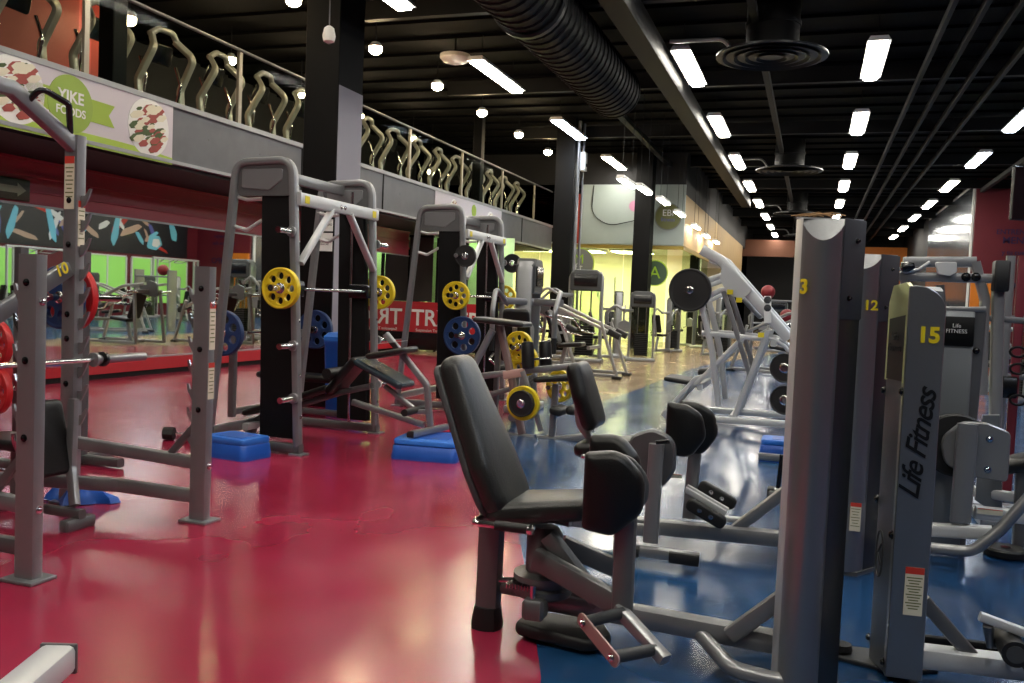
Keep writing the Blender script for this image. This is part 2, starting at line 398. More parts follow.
for x in (-6.15,-5.65):
    a=M(); a.box((x,YG-.12,1.45),(x+.03,YG-.07,2.05)); a.build('door_handle',chrome,gt)
# lamps inside the glass room
for i,x in enumerate((-10.6,-8.9,-7.2,-5.6)):
    t=thing('panel_lamp','square ceiling panel lamp inside the yellow glass room, %s from the left'%('first','second','third','fourth')[i],'lamp',(x,YG+2.2,2.95),'panel lamps of the glass room')
    a=M(); a.box((x-.62,YG+1.58,2.92),(x+.62,YG+2.82,2.97)); a.build('frame',white,t,smooth=False)
    a=M(); a.box((x-.58,YG+1.62,2.905),(x+.58,YG+2.78,2.92)); a.build('lens',mat('panel_lens%d'%i,(255,240,150),.5,emit=26,ecol=(255,251,206)),t,smooth=False)
# round logos
def roundel(name,label,c,xd,r,lines,bg,rim):
    t=thing(name,label,'logo',c); x=V(xd); z=V((0,0,1)); n=x.cross(z)
    a=M(); a.lathe([(r,0),(r,.02)],c,-n if False else n,n=36); a.build('rim',rim,t)
    a=M(); a.lathe([(r*.92,.02),(r*.92,.026)],c,n,n=36); a.build('disc',bg,t)
    for s,dz,sz,mm in lines: text('lettering',s,V(c)+z*dz+n*.028,x,z,sz,mm,t)
    return t
lg=mat('logo_green',(150,190,40),.5); lo=mat('logo_olive',(104,108,60),.5); lgy=mat('logo_grey',(120,124,122),.5); lb=mat('logo_blue',(90,96,170),.5)
roundel('round_logo','round olive logo with white letters on the pale fascia right of the black pillar',(-4.15,YG-.12,3.85),(1,0,0),.4,(('EBI',.1,.26,white),('fitness',-.09,.16,lb)),lo,lgy)
roundel('round_logo','round green and grey logo on the glass directly right of the far black pillar',(-4.45,YG-.13,2.2),(1,0,0),.38,(('A',0,.5,lg),),mat('logo_dark',(60,84,60),.5),lg)
roundel('round_logo','round green and grey logo on the glass left of the pillar with grey pipes',(-6.75,YG-.13,2.42),(1,0,0),.48,(('M',.12,.4,lg),('fit',-.12,.3,white)),lgy,mat('logo_lime',(176,200,90),.5))
t=thing('glass_lettering','dark printed opening lines on the glass left of the pillar with grey pipes','lettering',(-7.1,YG-.09,1.4))
for k,s in enumerate(('CLASES  7','LUN - VIE','6:00','SAB','8:00')):
    text('printed_line',s,(-7.2+.1*(k%2),YG-.09,1.72-k*.16),(1,0,0),(0,0,1),.15,lo,t)
a=M(); a.tube(fillet([ (-6.4,YG-.14,4.75),(-6.45,YG-.14,3.9),(-5.9,YG-.14,3.55),(-5.0,YG-.14,3.75)],.7,8),.015,n=6)
tag(a.build('hanging_cable',black),'black cable hanging in a loop across the pale fascia','cable')
t=thing('wall_clock','small pink round dial high on the pale fascia beside the far pillar','clock',(-5.55,YG-.12,4.3)); a=M(); a.lathe([(.16,0),(.16,.03)],(-5.15,YG-.1,4.15),(0,-1,0)); a.build('dial',mat('pink',(190,130,160),.5),t)
# green lit partition at the end of the mirror and banner
YT=18.8
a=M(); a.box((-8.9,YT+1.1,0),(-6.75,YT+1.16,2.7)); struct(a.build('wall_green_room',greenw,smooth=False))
gp=thing('glass_screen','glass screen in front of the green lit wall past the mirror','glass screen',(-7.6,YT,1))
for i in range(3):
    x=-8.88+i*.71
    a=M(); a.box((x,YT,1.05),(x+.65,YT+.012,2.5)); a.build('glass_pane',pane,gp,smooth=False)
    a=M(); a.box((x+.65,YT-.01,0),(x+.71,YT+.05,2.6)); a.build('post',black,gp,smooth=False)
t=thing('notice_board','dark board beside the mirror end above the red banner','board',(-8.6,YT-.05,1.2))
a=M(); a.box((-8.88,YT-.05,1.13),(-8.3,YT-.02,2.6)); a.build('panel_sheet',mat('dark_brown',(40,34,28),.6),t,smooth=False); a=M(); a.box((-8.9,YT-.06,2.6),(-8.28,YT-.01,2.65)); a.build('frame',black,t,smooth=False)
for i,x in enumerate((-8.0,-7.3)):
    t=thing('tube_lamp','%s tube lamp behind the glass screen at the mirror end'%('left','right')[i],'lamp',(x,YT+.6,2.6)); a=M(); a.box((x-.32,YT+.5,2.6),(x+.32,YT+.7,2.64)); a.build('housing',white,t,smooth=False); a=M(); a.cyl((x-.31,YT+.6,2.58),(x+.31,YT+.6,2.58),.025); a.build('tube',mat('green_tube%d'%i,(225,255,200),.5,emit=30,ecol=(225,255,190)),t)
t=thing('lettered_banner','red and black banner with large white letters across the end of the mirror','banner',(-7.6,YT-.06,0))
a=M(); a.box((-8.88,YT-.06,.42),(-6.75,YT-.03,1.12)); a.build('red_field',mat('banner_red',(176,22,34),.5),t,smooth=False)
a=M(); a.box((-8.88,YT-.061,0.02),(-6.75,YT-.029,.42)); a.build('black_field',blackg,t,smooth=False)
text('lettering','TRX',(-8.28,YT-.064,.74),(1,0,0),(0,0,1),.52,white,t,off=.008)
text('lettering','Suspension Training',(-8.3,YT-.064,.47),(1,0,0),(0,0,1),.09,white,t)
text('lettering','TRX',(-7.2,YT-.064,.72),(1,0,0),(0,0,1),.52,white,t,off=.008)
# ---------------- right side of the hall
XR=7.4
a=M(); a.box((XR,Y0,0),(XR+.1,32,5.75)); struct(a.build('wall_right',maroon,smooth=False))
a=M(); a.box((4.75,32,0),(XR+.1,32.1,5.75)); struct(a.build('wall_right_return',maroon,smooth=False))
a=M(); a.box((4.75,32.1,0),(4.85,Y1,5.75)); struct(a.build('wall_right_far',darkwall,smooth=False))
a=M(); a.box((4.7,32.3,1.2),(4.748,44,5.6)); tag(a.build('glossy_poster',mat('poster_silver',(150,158,168),.18,.8,bump=.3,bscale=3),smooth=False),'tall silver glossy wall picture left of the maroon wall','poster')
a=M(); a.box((4.69,32.3,5.55),(4.748,44,5.62)); a.box((4.69,32.2,1.2),(4.748,32.32,5.62)); struct(a.build('trim_9',white,smooth=False))
t=thing('wall_lettering','faded purple printed words on the maroon wall at right','lettering',(5.9,31.98,3.6)); pm=mat('purple_ink',(46,20,70),.6)
for s,z,sz in (('ENTRENA TU',4.05,.22),('MENTE',3.78,.3),('y tu cuerpo',3.4,.2),('todos los dias',3.1,.2),('TIEMPO',2.35,.34)): text('printed_line',s,(6.05,31.97,z),(1,0,0),(0,0,1),sz,pm,t,off=.004)
a=M(); a.box((-4.0,Y1-4,0),(8.2,Y1-3.9,5.75)); struct(a.build('wall_back',darkwall,smooth=False))
a=M(); a.box((1.2,Y1-6,2.2),(5.1,Y1-5.9,5.0)); struct(a.build('wall_orange',orange,smooth=False))
a=M(); a.box((-4.0,Y1-10,4.1),(-.5,Y1-9.9,5.0)); struct(a.build('wall_orange_band',mat('brown_band',(92,52,30),.6),smooth=False))
a=M(); a.box((4.75,31.9,0),(5.6,31.99,2.7)) ; struct(a.build('wall_orange_screen',orange,smooth=False))
a=M(); a.box((-12,Y0-.1,0),(8.2,Y0,5.75)); struct(a.build('wall_behind_camera',darkwall,smooth=False))
# reflected side: green lit windows with posters above
for i,(y0,y1) in enumerate(((21.2,23.6),(24.9,27.8),(28.1,31.3))):
    a=M(); a.box((XR-.03,y0,.5),(XR-.01,y1,2.25)); struct(a.build('window_%d'%(i+1),mat('green_window%d'%i,(150,215,100),.5,emit=.35,ecol=(140,205,100)),smooth=False))
    a=M(); a.box((XR-.06,y0,2.25),(XR-.0,y1,2.3)); 
    for k in range(4): a.box((XR-.06,y0+k*(y1-y0)/3-.03,.5),(XR-.0,y0+k*(y1-y0)/3+.03,2.25))
    struct(a.build('window_frame_%d'%(i+1),white,smooth=False))
pt=thing('action_poster','long dark poster of swimmers and runners above the green windows','poster',(XR,27,3))
a=M(); a.box((XR-.04,21.2,2.4),(XR-.01,31.3,4.0)); a.build('backing',mat('poster_dark',(22,26,32),.4),pt,smooth=False)
sk=mat('poster_blue',(110,190,215),.5); sn=mat('poster_skin',(190,160,140),.5)
rgp=random.Random(5)
for k,(y,z,w,h,an,mm) in enumerate([(rgp.uniform(21.6,30.9),rgp.uniform(2.7,3.7),rgp.uniform(.5,1.2),rgp.uniform(.12,.24),rgp.uniform(-1.2,1.2),rgp.choice((sk,sn,lb,white,MAT['red_label']))) for _ in range(22)]+list(((22.0,3.3,.3,1.3,.2,lb),(22.6,3.1,.3,1.2,-.3,sk),(24.2,3.2,.3,1.4,.3,sk),(25.0,3.4,1.1,.25,.4,sn),(26.0,3.1,.9,.22,-.5,sn),(27.2,3.2,.35,1.2,-.2,sk),(28,3.3,1.3,.28,.35,sn),(29.3,2.9,.9,.6,.1,sk),(29.4,2.9,.5,.35,.1,white),(30.4,3.4,.4,.8,.4,sk)))):
    a=M(); u=V((0,math.cos(an),math.sin(an))); v=V((0,-math.sin(an),math.cos(an))); c=V((XR-.045,y,z))
    a.prism([c+u*x*w/2+v*q*h/2 for x,q in rpoly([(-1,-.6),(.2,-1),(1,-.3),(.7,.9),(-.6,1)],.4)],(-.004-.0002*k,0,0)); a.build('figure_shape',mm,pt,smooth=False)
# ---------------- lights
lights=[]
def strip(x,y,lab,cool=False,z=5.2,s=1.0,g='fluorescent strip lights under the roof'):
    t=thing('ceiling_light',lab,'ceiling light',(x,y,z),g)
    a=M(); a.prism([(x-.16*s,y-1.12*s,z),(x-.12*s,y-1.12*s,z+.07),(x+.12*s,y-1.12*s,z+.07),(x+.16*s,y-1.12*s,z)],(0,2.24*s,0)); a.build('housing',white,t,smooth=False)
    a=M(); a.sweep([(x,y-1.08*s,z-.015),(x,y+1.08*s,z-.015)],rrect(.22*s,.05*s,.02*s)); a.build('lens',tube_c if cool else tube_e,t)
    for d in (-.8*s,.8*s):
        a=M(); a.cyl((x,y+d,z+.07),(x,y+d,5.7),.006,n=6); a.build('hanger',beamm,t)
rows=((-5.52,'the row nearest the mezzanine'),(-2.15,'the row left of the round air vents'),(.68,'the row right of the round air vents'),(3.65,'the row along the right wall'))
for ri,(x,rn) in enumerate(rows):
    for k in range(-1,10):
        y=15.0+4.88*(k-2)
        if y<0 or y>Y1-5 or (ri==0 and y>27): continue
        strip(x,y,'ceiling strip light, %s along %s'%(ORD[k+1],rn),cool=(ri==3 and k<5) or (ri==0 and k==3))
HANG=[ax(px,py,-3.5) for px,py in ((627,183),(644,190),(663.5,201.5),(680,214),(696,227),(706,236),(716,242))]
for k,p in enumerate(HANG): strip(p.x,p.y,'low hanging strip light in front of the yellow room, %s from the camera'%ORD[k],False,p.z,.55,'low hanging strip lights before the yellow room')
def spot(x,y,z,lab,r=.11):
    t=thing('spot_lamp',lab,'spot lamp',(x,y,z),'round spot lamps over the mezzanine')
    a=M(); a.lathe([(r*.55,.14),(r*.7,.12),(r*1.05,.07),(r*1.0,.06),(r*.62,.1)],(x,y,z),(0,0,1),n=20); a.build('shade',white,t)
    a=M(); a.lathe([(r*.2,.09),(r*.9,.06),(r*.95,.0),(r*.6,-.04),(r*.2,-.055)],(x,y,z),(0,0,1),n=20); a.build('lens',spot_e,t)
    a=M(); a.cyl((x,y,z+.13),(x,y,5.7),.01,n=6); a.build('stem',beamm,t)
for k,y in enumerate((8.2,10.7,13.1,15.6,18.0,20.5,23.0)): spot(-6.95,y,5.2,'round warm spot lamp, %s in the outer row over the mezzanine edge'%ORD[k])
for k,(px,py) in enumerate(((130,22),(231,62),(301,95),(360,118),(413,140),(431,173))):
    p=ax(px,py,-9.6); spot(p.x,p.y,p.z,'round warm spot lamp, %s in the inner row deep over the mezzanine'%ORD[k],.09)
t=thing('pendant_bulb','small pale bulb on a thin cord in front of the tall black pillar','lamp',(-4.2,7.3,3.5)); p=ay(329,36,7.3)
a=M(); a.lathe([(.02,.09),(.045,.07),(.06,0),(.05,-.05),(.0,-.075)],p); a.build('bulb',bulb_e,t); a=M(); a.cyl(p+V((0,0,.08)),(p.x,p.y,5.7),.006,n=6); a.build('cord',greyd,t)
p=az(455,62,5.3); t=thing('dome_lamp','unlit round dome lamp beside the first strip light','lamp',p); a=M(); a.lathe([(.26,.12),(.26,.06),(.2,.0),(.1,-.03)],p); a.build('shade',bulb_e,t); a=M(); a.cyl(p+V((0,0,.12)),(p.x,p.y,5.7),.02); a.build('stem',beamm,t)
# air diffusers
for k,(x,y,r,z) in enumerate(((-.77,13.4,.78,4.9),(-.8,24.4,.84,4.9),(-.8,35.4,.84,4.9),(-.8,46,.84,4.9))):
    t=thing('air_vent','round black ringed air diffuser, %s from the camera along the roof'%ORD[k],'air vent',(x,y,z),'round air diffusers')
    a=M(); a.lathe([(r,0),(r,.025),(r*.6,.1),(.36,.12),(.34,.12),(.3,.05),(r*.55,.03)],(x,y,z)); a.build('skirt',ventm,t)
    for q in (.85,.65,.45,.25):
        a=M(); a.lathe([(r*q,-.02),(r*q+.02,-.03),(r*q-.06,.02),(r*q-.07,.02)],(x,y,z),cap=False); a.build('ring',ductm,t)
    a=M(); a.lathe([(.37,.1),(.37,.42),(.39,.42),(.39,.48),(.37,.48),(.37,.8)],(x,y,z)); a.build('collar',ductm,t)
    a=M(); a.tube([(x-1.5,y+.2,5.25),(x-.7,y+.2,5.25),(x-.5,y+.2,4.95)],.03,fil=.2); a.build('bracket',grey if k==0 else greyd,t)
# spiral duct
t=thing('spiral_duct','large black spiral air duct running under the roof left of centre','air duct',(-3.2,15,4.7),)
a=M(); prof=[]
y=3.0
while y<15.0:
    prof+= [(.43,y),(.43,y+.16),(.45,y+.18),(.45,y+.2)]; y+=.22
a.lathe(prof,(-3.42,0,4.88),(0,1,0),n=26,cap=True); a.build('pipe',ductm,t)
for k in range(2):
    a=M(); a.lathe([(.455,0),(.48,.02),(.48,.1),(.455,.12)],(-3.42,5+k*5.2,4.88),(0,1,0),n=26); a.build('joint_band',ventm,t)
a=M(); a.box((-2.74,3,5.0),(-2.4,34,5.35),.02); tag(a.build('box_duct',beamm),'rectangular black air duct beside the spiral duct','air duct')
# banners on the parapet
def banner(y0,y1,label,logo):
    t=thing('parapet_banner',label,'banner',(XB+.02,(y0+y1)/2,3.1)); L=y1-y0
    a=M(); a.box((XB+.012,y0,2.74),(XB+.02,y1,3.46)); a.build('cloth',mat('banner_cloth%d'%int(y0),(196,190,198),.6),t,smooth=False)
    a=M(); a.prism([(XB+.02,y0,2.74),(XB+.02,y1,2.74),(XB+.02,y1,2.82)]+[(XB+.02,y0+L*(1-i/12),2.84+.03*math.sin(i/12*7)) for i in range(1,12)]+[(XB+.02,y0,2.86)],(.003,0,0)); a.build('green_edge',mat('banner_green%d'%int(y0),(160,188,70),.6),t,smooth=False)
    return t
t=banner(3.6,8.99,'white food banner with a green round seal and salad bowls on the parapet',1)
seal=mat('seal_green',(150,178,62),.6)
c=V((XB+.021,7.42,3.13))
a=M(); a.prism([c+V((0,y*.62,z*.12)) for y,z in ((-1,1.1),(-.85,.1),(-1,-.9),(1,-1.1),(.86,-.1),(1,.9))],(.003,0,0)); a.build('ribbon',seal,t,smooth=False)
a=M(); a.lathe([(.3,0),(.3,.006)],c,(1,0,0),n=30); a.build('seal',mat('seal_green2',(140,168,66),.6),t)
text('lettering','YIKE',c+V((.009,0,.07)),(0,1,0),(0,0,1),.17,white,t,off=.004); text('lettering','FOODS',c+V((.009,0,-.08)),(0,1,0),(0,0,1),.12,white,t,off=.002)
def salad(t,yc,zc,r):
    a=M(); a.lathe([(r*1.12,0),(r*1.12,.004)],(XB+.02,yc,zc),(1,0,0),n=30); a.build('bowl',white,t)
    reds=mat('ham_pink',(150,66,58),.6,var=.4) if 'ham_pink' not in MAT else MAT['ham_pink']; gr=mat('leaf_green',(60,80,36),.6,var=.3) if 'leaf_green' not in MAT else MAT['leaf_green']
    for mm,s in ((reds,1),(gr,2),(MAT['cream_label'],3)):
        a=M(); rg=random.Random(s*13)
        for k in range(26 if s==1 else 16):
            an=rg.uniform(0,2*PI); q=r*math.sqrt(rg.uniform(0,.85)); w=rg.uniform(.03,.07)*r/.25; a.prism([(XB+.025+.0004*s,yc+q*math.cos(an)+w*math.cos(b)*1.3,zc+q*math.sin(an)+w*math.sin(b)*.6+w*.4*math.cos(b)) for b in (0,1,2,3,4,5)],(.003+k*.00005,0,0))
        a.build('salad_print',mm,t,smooth=False)
salad(t,8.58,3.11,.3); salad(t,6.75,3.13,.3)
t=banner(16.9,21.0,'second white food banner further along the parapet',0)
salad(t,20.2,3.1,.22); salad(t,17.9,3.2,.16)
a=M(); a.lathe([(.14,0),(.14,.006)],(XB+.02,19.1,3.25),(1,0,0)); a.build('seal',seal,t)
# tv on the right
p=ay(1012,200,18.0)
t=thing('wall_television','dark television on a bracket high at the right edge','television',p)
a=M(); a.obox(p+V((.35,0,.1)),(1,.5,0),(0,0,1),(.9,.95,.08),.02); a.build('screen',blackg,t); a=M(); a.tube([p+V((.3,.1,.0)),p+V((.3,.6,0)),p+V((.3,.6,2.0))],.03); a.build('bracket',grey,t)
# ================================================================== EQUIPMENT, FRONT
def bolts(t,pts,axis,r=.009,m=None,name='bolt'):
    for p in pts:
        a=M(); p=V(p); d=V(axis).normalized(); a.lathe([(r*1.5,0),(r*1.5,.003),(r,.003),(r,.009),(r*.6,.012)],p,d,n=10); a.build(name,m or chrome,t)
def sticker(t,c,xd,yd,w,h,name='warning_label',red=True,lines=7):
    x=V(xd).normalized();y=V(yd).normalized();n=x.cross(y);c=V(c)
    a=M(); a.prism([c+x*p*w/2+y*q*h/2 for p,q in ((-1,-1),(1,-1),(1,1),(-1,1))],n*.0012); o=a.build(name,cream,t,smooth=False)
    if red:
        a=M(); k=.42; a.prism([c+n*.0012+x*p*w/2+y*(h*.43+q*h*.07) for p,q in ((-1,-1),(1,-1),(1,1),(-1,1))],n*.0006); a.build('red_header',redl,o,smooth=False)
    a=M()
    for i in range(lines):
        yy=h*(.28-.7*i/lines); ww=w*(.42-.08*((i*7)%3)); a.prism([c+n*.0012+x*(p*ww)+y*(yy+q*h*.012) for p,q in ((-1,-1),(1,-1),(1,1),(-1,1))],n*.0004)
    a.build('printed_lines',lo,o,smooth=False)
    return o
# ---------- tower (front bulge faces -Y)
def tower(t,x,y,h,num,sc=1.0,sticker_z=None):
    # x,y: left front corner of the bulge
    w=.13*sc; cx=x+w/2
    def P(px,py,z): return (x+px*sc,y+py*sc,z)
    arc=[(i/10*.13, -.058*math.sin(PI*i/10)**.8) for i in range(11)]
    a=M(); rings=[]
    for z,top in ((.02,0),(h-.05,1)):
        rg=[]
        for px,py in arc:
            zz=z if not top else h-.0+ (py*1.0)
            rg.append(P(px,py,zz))
        rg+= [P(.13,.04,z if not top else h+.02),P(0,.04,z if not top else h+.02)]
        rings.append(rg)
    a.loft(rings); a.build('curved_shroud',silver,t,ang=30)
    a=M(); a.prism([P(-.022,.04,.02),P(0,.001,.02),P(0,.45,.02),P(-.022,.45,.02)],(0,0,h),.003); a.build('left_side_panel',pale,t)
    a=M(); a.prism([P(.13,.002,.02),P(.195,.10,.02),P(.195,.45,.02),P(.12,.45,.02)],(0,0,h-.33)); a.build('inner_guard',mat('shadowed_wing',(34,36,38),.3) if 'shadowed_wing' not in MAT else MAT['shadowed_wing'],t)  # lower part of the wing, its black shadow painted in as dark colour
    a=M(); a.prism([P(.13,-.002,h-.31),P(.2,.1,h-.31),P(.2,.45,h-.31),P(.12,.45,h-.31)],(0,0,.33),.003); o=a.build('upper_cover',panel,t)
    bolts(o,[P(.155,.035,h-.24),P(.172,.06,h-.05)],(.8,-.6,0),.006,blackg)
    a=M(); a.prism([P(-.025,.0,0),P(.02,-.05,0),P(.11,-.05,0),P(.2,.1,0),P(.2,.47,0),P(-.025,.47,0)],(0,0,.02)); a.build('base_plate',greyd,t)
    a=M(); a.prism([P(-.022,.02,h+.02),P(.19,.09,h+.02),P(.19,.45,h+.02),P(-.022,.45,h+.02)],(0,0,.004)); a.build('top_cap',pale,t)
    return P
# ================= machine 3 : hip machine in front
Y=3.25
t=thing('hip_machine','nearest black-padded grey leg machine with tower numbered 3','exercise machine',(-.6,3.25,0))
P3=tower(t,-.048,3.1,1.585,'3')
n=V((-.62,-.78,0)).normalized()
text('numeral','3',(-.034,3.062,1.375),(.78,-.62,0),(0,0,1),.066,ynum,t,off=.002)
# base beam
a=M(); a.rtube([(-.93,3.28,.14),(-.05,3.3,.105)],.085,.085,c=.35); a.build('base_beam',grey,t)
a=M(); a.rtube([ay(600,603,3.2),ay(548,535,3.2)],.07,.06); a.build('diagonal_strut',greyd,t)
a=M(); a.rtube([(-.03,3.25,.30),(-.22,3.25,.12)],.045,.06); a.build('diagonal_strut',grey,t)
for s,(y0,y1) in enumerate(((3.2,2.98),(3.35,3.6))):
    a=M(); a.tube([(-.33,3.28,.1),(-.2,3.11,.055),(-.04,3.085,.05),(.02,3.12,.05)] if not s else [(-.32,3.3,.1),(-.22,3.46,.06),(-.08,3.5,.05),(.03,3.45,.05)],.028,fil=.1,n=12); a.build('curved_stabiliser',grey,t)
# rear leg
f=az(487,626); 
a=M(); a.rtube([(f.x,f.y,.03),(f.x+.004,f.y,.48)],.082,.105,upv=(1,0,0),c=.45); a.build('leg',greyd,t)
a=M(); a.sweep([(f.x,f.y,0),(f.x,f.y,.02),(f.x,f.y,.085)],rrect(.125,.12,.045),(1,0,0),scales=[1,1.02,.86]); a.build('rubber_foot',rubber,t)
a=M(); a.tube([(f.x,f.y+.02,.165),(-.7,3.28,.15)],.03,n=12); a.build('cross_tube',greyd,t)
# pivot
pv=V((-.93,3.26,0))
a=M(); a.lathe([(.11,.17),(.115,.18),(.115,.2),(.1,.21),(.1,.225),(.115,.23),(.115,.25),(.07,.26),(.07,.40),(.05,.43)],pv,n=28); a.build('pivot_hub',greyd,t)
a=M()
for i in range(10): a.box((pv.x-.11+i*.012,pv.y-.12,.205),(pv.x-.107+i*.012,pv.y+.1,.225))
a.cyl((pv.x-.16,pv.y-.06,.215),(pv.x-.06,pv.y-.03,.215),.011); a.cyl((pv.x+.0,pv.y-.13,.17),(pv.x,pv.y-.13,.235),.012); a.build('index_pin',chrome,t)
a=M(); a.box((pv.x-.035,pv.y-.16,.11),(pv.x+.05,pv.y-.08,.185),.012); a.build('pin_block',greyd,t)
a=M(); a.pad(rpoly([(-.11,-.06),(.2,-.12),(.27,-.02),(.2,.12),(-.1,.12)],.05),(pv.x+.02,pv.y-.02,.04),(1,0,0),(0,1,0),.05,.02); a.build('rubber_base',rubber,t)
a=M(); a.rtube([(pv.x+.0,pv.y-.1,.33),(pv.x+.36,3.02,.245)],.05,.085,c=.3); a.build('swing_arm',greyd,t)
sticker(t,ay(570,578,3.085),(.97,-.1,-.2),(.2,0,.97),.05,.018,lines=2)
# seat post
a=M(); a.rtube([(f.x+.01,f.y+.02,.44),(f.x+.05,f.y+.02,.5),(f.x+.32,f.y+.02,.46)],.08,.05,fil=.05); a.build('seat_frame',greyd,t)
# backrest
o=ay(477,428,3.27); top=ay(452,356,3.27); bot=ay(512,512,3.27)
vv=(top-bot).normalized(); uu=V((0,1,0)); L=(top-bot).length
ol=rpoly([(-.10,L/2),(.10,L/2),(.185,-L*.18),(.18,-L*.42),(.11,-L/2),(-.11,-L/2),(-.18,-L*.42),(-.185,-L*.18)],[.06,.06,.12,.08,.05,.05,.08,.12],6)
mid=(top+bot)/2+V((.012,0,0))
a=M(); a.pad(ol,mid,uu,vv,.095,.042,crown=.004,bend=-.012); a.build('backrest',vinylg,t)
ol2=[(x*.93,y*.96) for x,y in ol]
nb=uu.cross(vv)
sg=-1 if nb.x>0 else 1
a=M(); a.pad(ol2,mid+nb*sg*.06,uu,vv,.03,.012); a.build('backrest_shell',panel,t)
a=M(); a.rtube([mid+nb*sg*.08+vv*L*.36,mid+nb*sg*.09-vv*L*.3,(f.x-.005,f.y,.5),(f.x+.0,f.y,.42)],.05,.035,fil=.06,upv=(1,0,0)); a.build('backrest_support',grey,t)
# seat
so=rpoly([(-.19,-.17),(.19,-.13),(.24,0),(.19,.13),(-.19,.17)],[.06,.05,.12,.05,.06],6)
sc_=ay(543,506,3.27)
a=M(); a.pad(so,sc_+V((0,0,-.0)),V((.97,0,.14)),V((0,1,0)),.085,.036,crown=.005); a.build('seat',vinylg,t)
# handles
for s,yy in ((0,3.06),(1,3.5)):
    hb=ay(486,524,3.06)
    a=M(); a.tube([(f.x+.0,3.2 if not s else 3.3,hb.z),(f.x-.0,yy,hb.z),(f.x+.24,yy,hb.z+.0)],.0135,fil=.03,n=10); h=a.build('handle',chrome,t)
    a=M(); a.cyl((f.x+.09,yy,hb.z),(f.x+.215,yy,hb.z),.019); a.build('rubber_grip',rubber,h)
    a=M(); a.lathe([(.019,0),(.021,.004),(.021,.02),(.015,.025)],(f.x+.215,yy,hb.z),(1,0,0),n=14); a.build('end_cap',chrome,h)
# thigh pads + arms + pegs
def peg_set(t,c,s,mm):
    # two plates joined by two round foot tubes
    d=V((.74,0,-.67)) ; w=V((0,s,0))
    k=V((.0,0,0))
    a=M(); 
    A=c+w*.13; u=d; n2=u.cross(w)
    a.pad(rpoly([(-.115,-.022),(.115,-.022),(.115,.022),(-.115,.022)],.021),A,u,n2,.008,.002); pl=a.build('end_plate',mm,t)
    bolts(pl,[A+u*.085+w*.004,A-u*.085+w*.004],w,.008)
    for q in (-.085,.085):
        a=M(); a.cyl(c+u*q+w*.126,c+u*q-w*.03,.021,n=14); a.build('foot_peg',panel,t)
    a=M(); a.rtube([c-w*.04-u*.13,c-w*.04+u*.13],.035,.045,upv=w); a.build('peg_channel',grey,t)
def thigh(t,pc,out,side,mm):
    a=M(); a.pad(rpoly([(-.105,-.13),(.0,-.15),(.105,-.06),(.105,.06),(.02,.15),(-.105,.135)],[.02,.06,.1,.1,.1,.02],7),pc,V((1,side*.18,0)),V((0,0,1)),.085,.036,crown=.006); a.build('thigh_pad',blackg if False else vinyl,t)
pc=V((-.612,2.98,.648))
thigh(t,pc,0,1,0)
a=M(); a.pad(rpoly([(-.09,-.12),(.09,-.05),(.09,.05),(.02,.13),(-.09,.12)],[.02,.09,.09,.08,.02]),pc+V((.02,.055,0)),V((1,.18,0)),V((0,0,1)),.02,.008); a.build('pad_backing',greyd,t)
a=M(); a.rtube([(-.575,3.03,.62),(-.572,3.02,.225)],.052,.075,upv=(1,0,0),c=.35); a.build('leg_arm',greyd,t)
A0=V((-.672,2.85,.239));A1=V((-.536,2.75,.165));B0=V((-.565,2.99,.235));B1=V((-.417,2.90,.150))
du=(A1-A0).normalized(); wv=((B0+B1)/2-(A0+A1)/2).normalized(); vv_=du.cross(wv).normalized(); L_=(A1-A0).length
a=M(); a.pad(rpoly([(-L_/2-.02,-.024),(L_/2+.02,-.024),(L_/2+.02,.024),(-L_/2-.02,.024)],.022),(A0+A1)/2,du,vv_,.008,.002); pl=a.build('end_plate',mat('rose_plate',(160,132,128),.4,.5),t)
bolts(pl,[A0+du*.012-wv*.005,A1-du*.012-wv*.005],-wv,.009)
for p_,q_ in ((A0+du*.012,B0),(A1-du*.012,B1-du*.02)):
    a=M(); a.cyl(p_,q_,.021,n=14); a.build('foot_peg',panel,t)
a=M(); a.rtube([B0-du*.025,B1+du*.03],.038,.045,upv=wv,c=.15); a.build('peg_channel',grey,t)
pc2=V((-.70,3.40,.64)); thigh(t,pc2,0,-1,0)
a=M(); a.rtube([(-.66,3.4,.62),(-.66,3.4,.225)],.05,.06,upv=(1,0,0),c=.35); a.build('leg_arm',greyd,t)
a=M(); a.rtube([(pv.x+.05,pv.y+.06,.35),(-.66,3.42,.25)],.05,.075,c=.3); a.build('swing_arm',greyd,t)

# straw twig on top of tower 3
a=M()
for k in range(6):
    p=V((-.03+.014*k,3.17+.008*(k%3),1.617)); a.tube([p+V((-.06,0,.0)),p+V((.0,.0,.008+.003*(k%3))),p+V((.045,.02,.001+.005*(k%2)))],.0022,n=5)
tag(a.build('straw_bundle',brown),'loose brown straw lying on top of tower number 3','straw',kind='stuff')

# ================= machine 12
t=thing('hip_machine','grey leg machine with round-edged pads behind the nearest one, tower numbered 12','exercise machine',(-.5,4.75,0))
tower(t,.125,4.72,1.57,'12',sc=1.36)
text('numeral','12',(.262,4.642,1.335),(1,0,0),(0,0,1),.066,ynum,t,off=.002)
sticker(t,(.25,4.636,.30),(1,0,0),(0,0,1),.05,.14)
a=M(); a.rtube([(-1.2,4.72,.1),(.2,4.86,.1)],.085,.085,c=.3); a.build('base_beam',grey,t)
a=M(); a.rtube([(-.05,4.86,.38),(-.33,4.83,.12)],.05,.06); a.build('diagonal_strut',grey,t)
bt=ay(577,362,4.78); bb=ay(596,428,4.78); vv=(bt-bb).normalized(); L=(bt-bb).length
ol=rpoly([(-.14,L/2),(.14,L/2),(.17,0),(.15,-L/2),(-.15,-L/2),(-.17,0)],[.05,.05,.1,.05,.05,.1])
mid=(bt+bb)/2
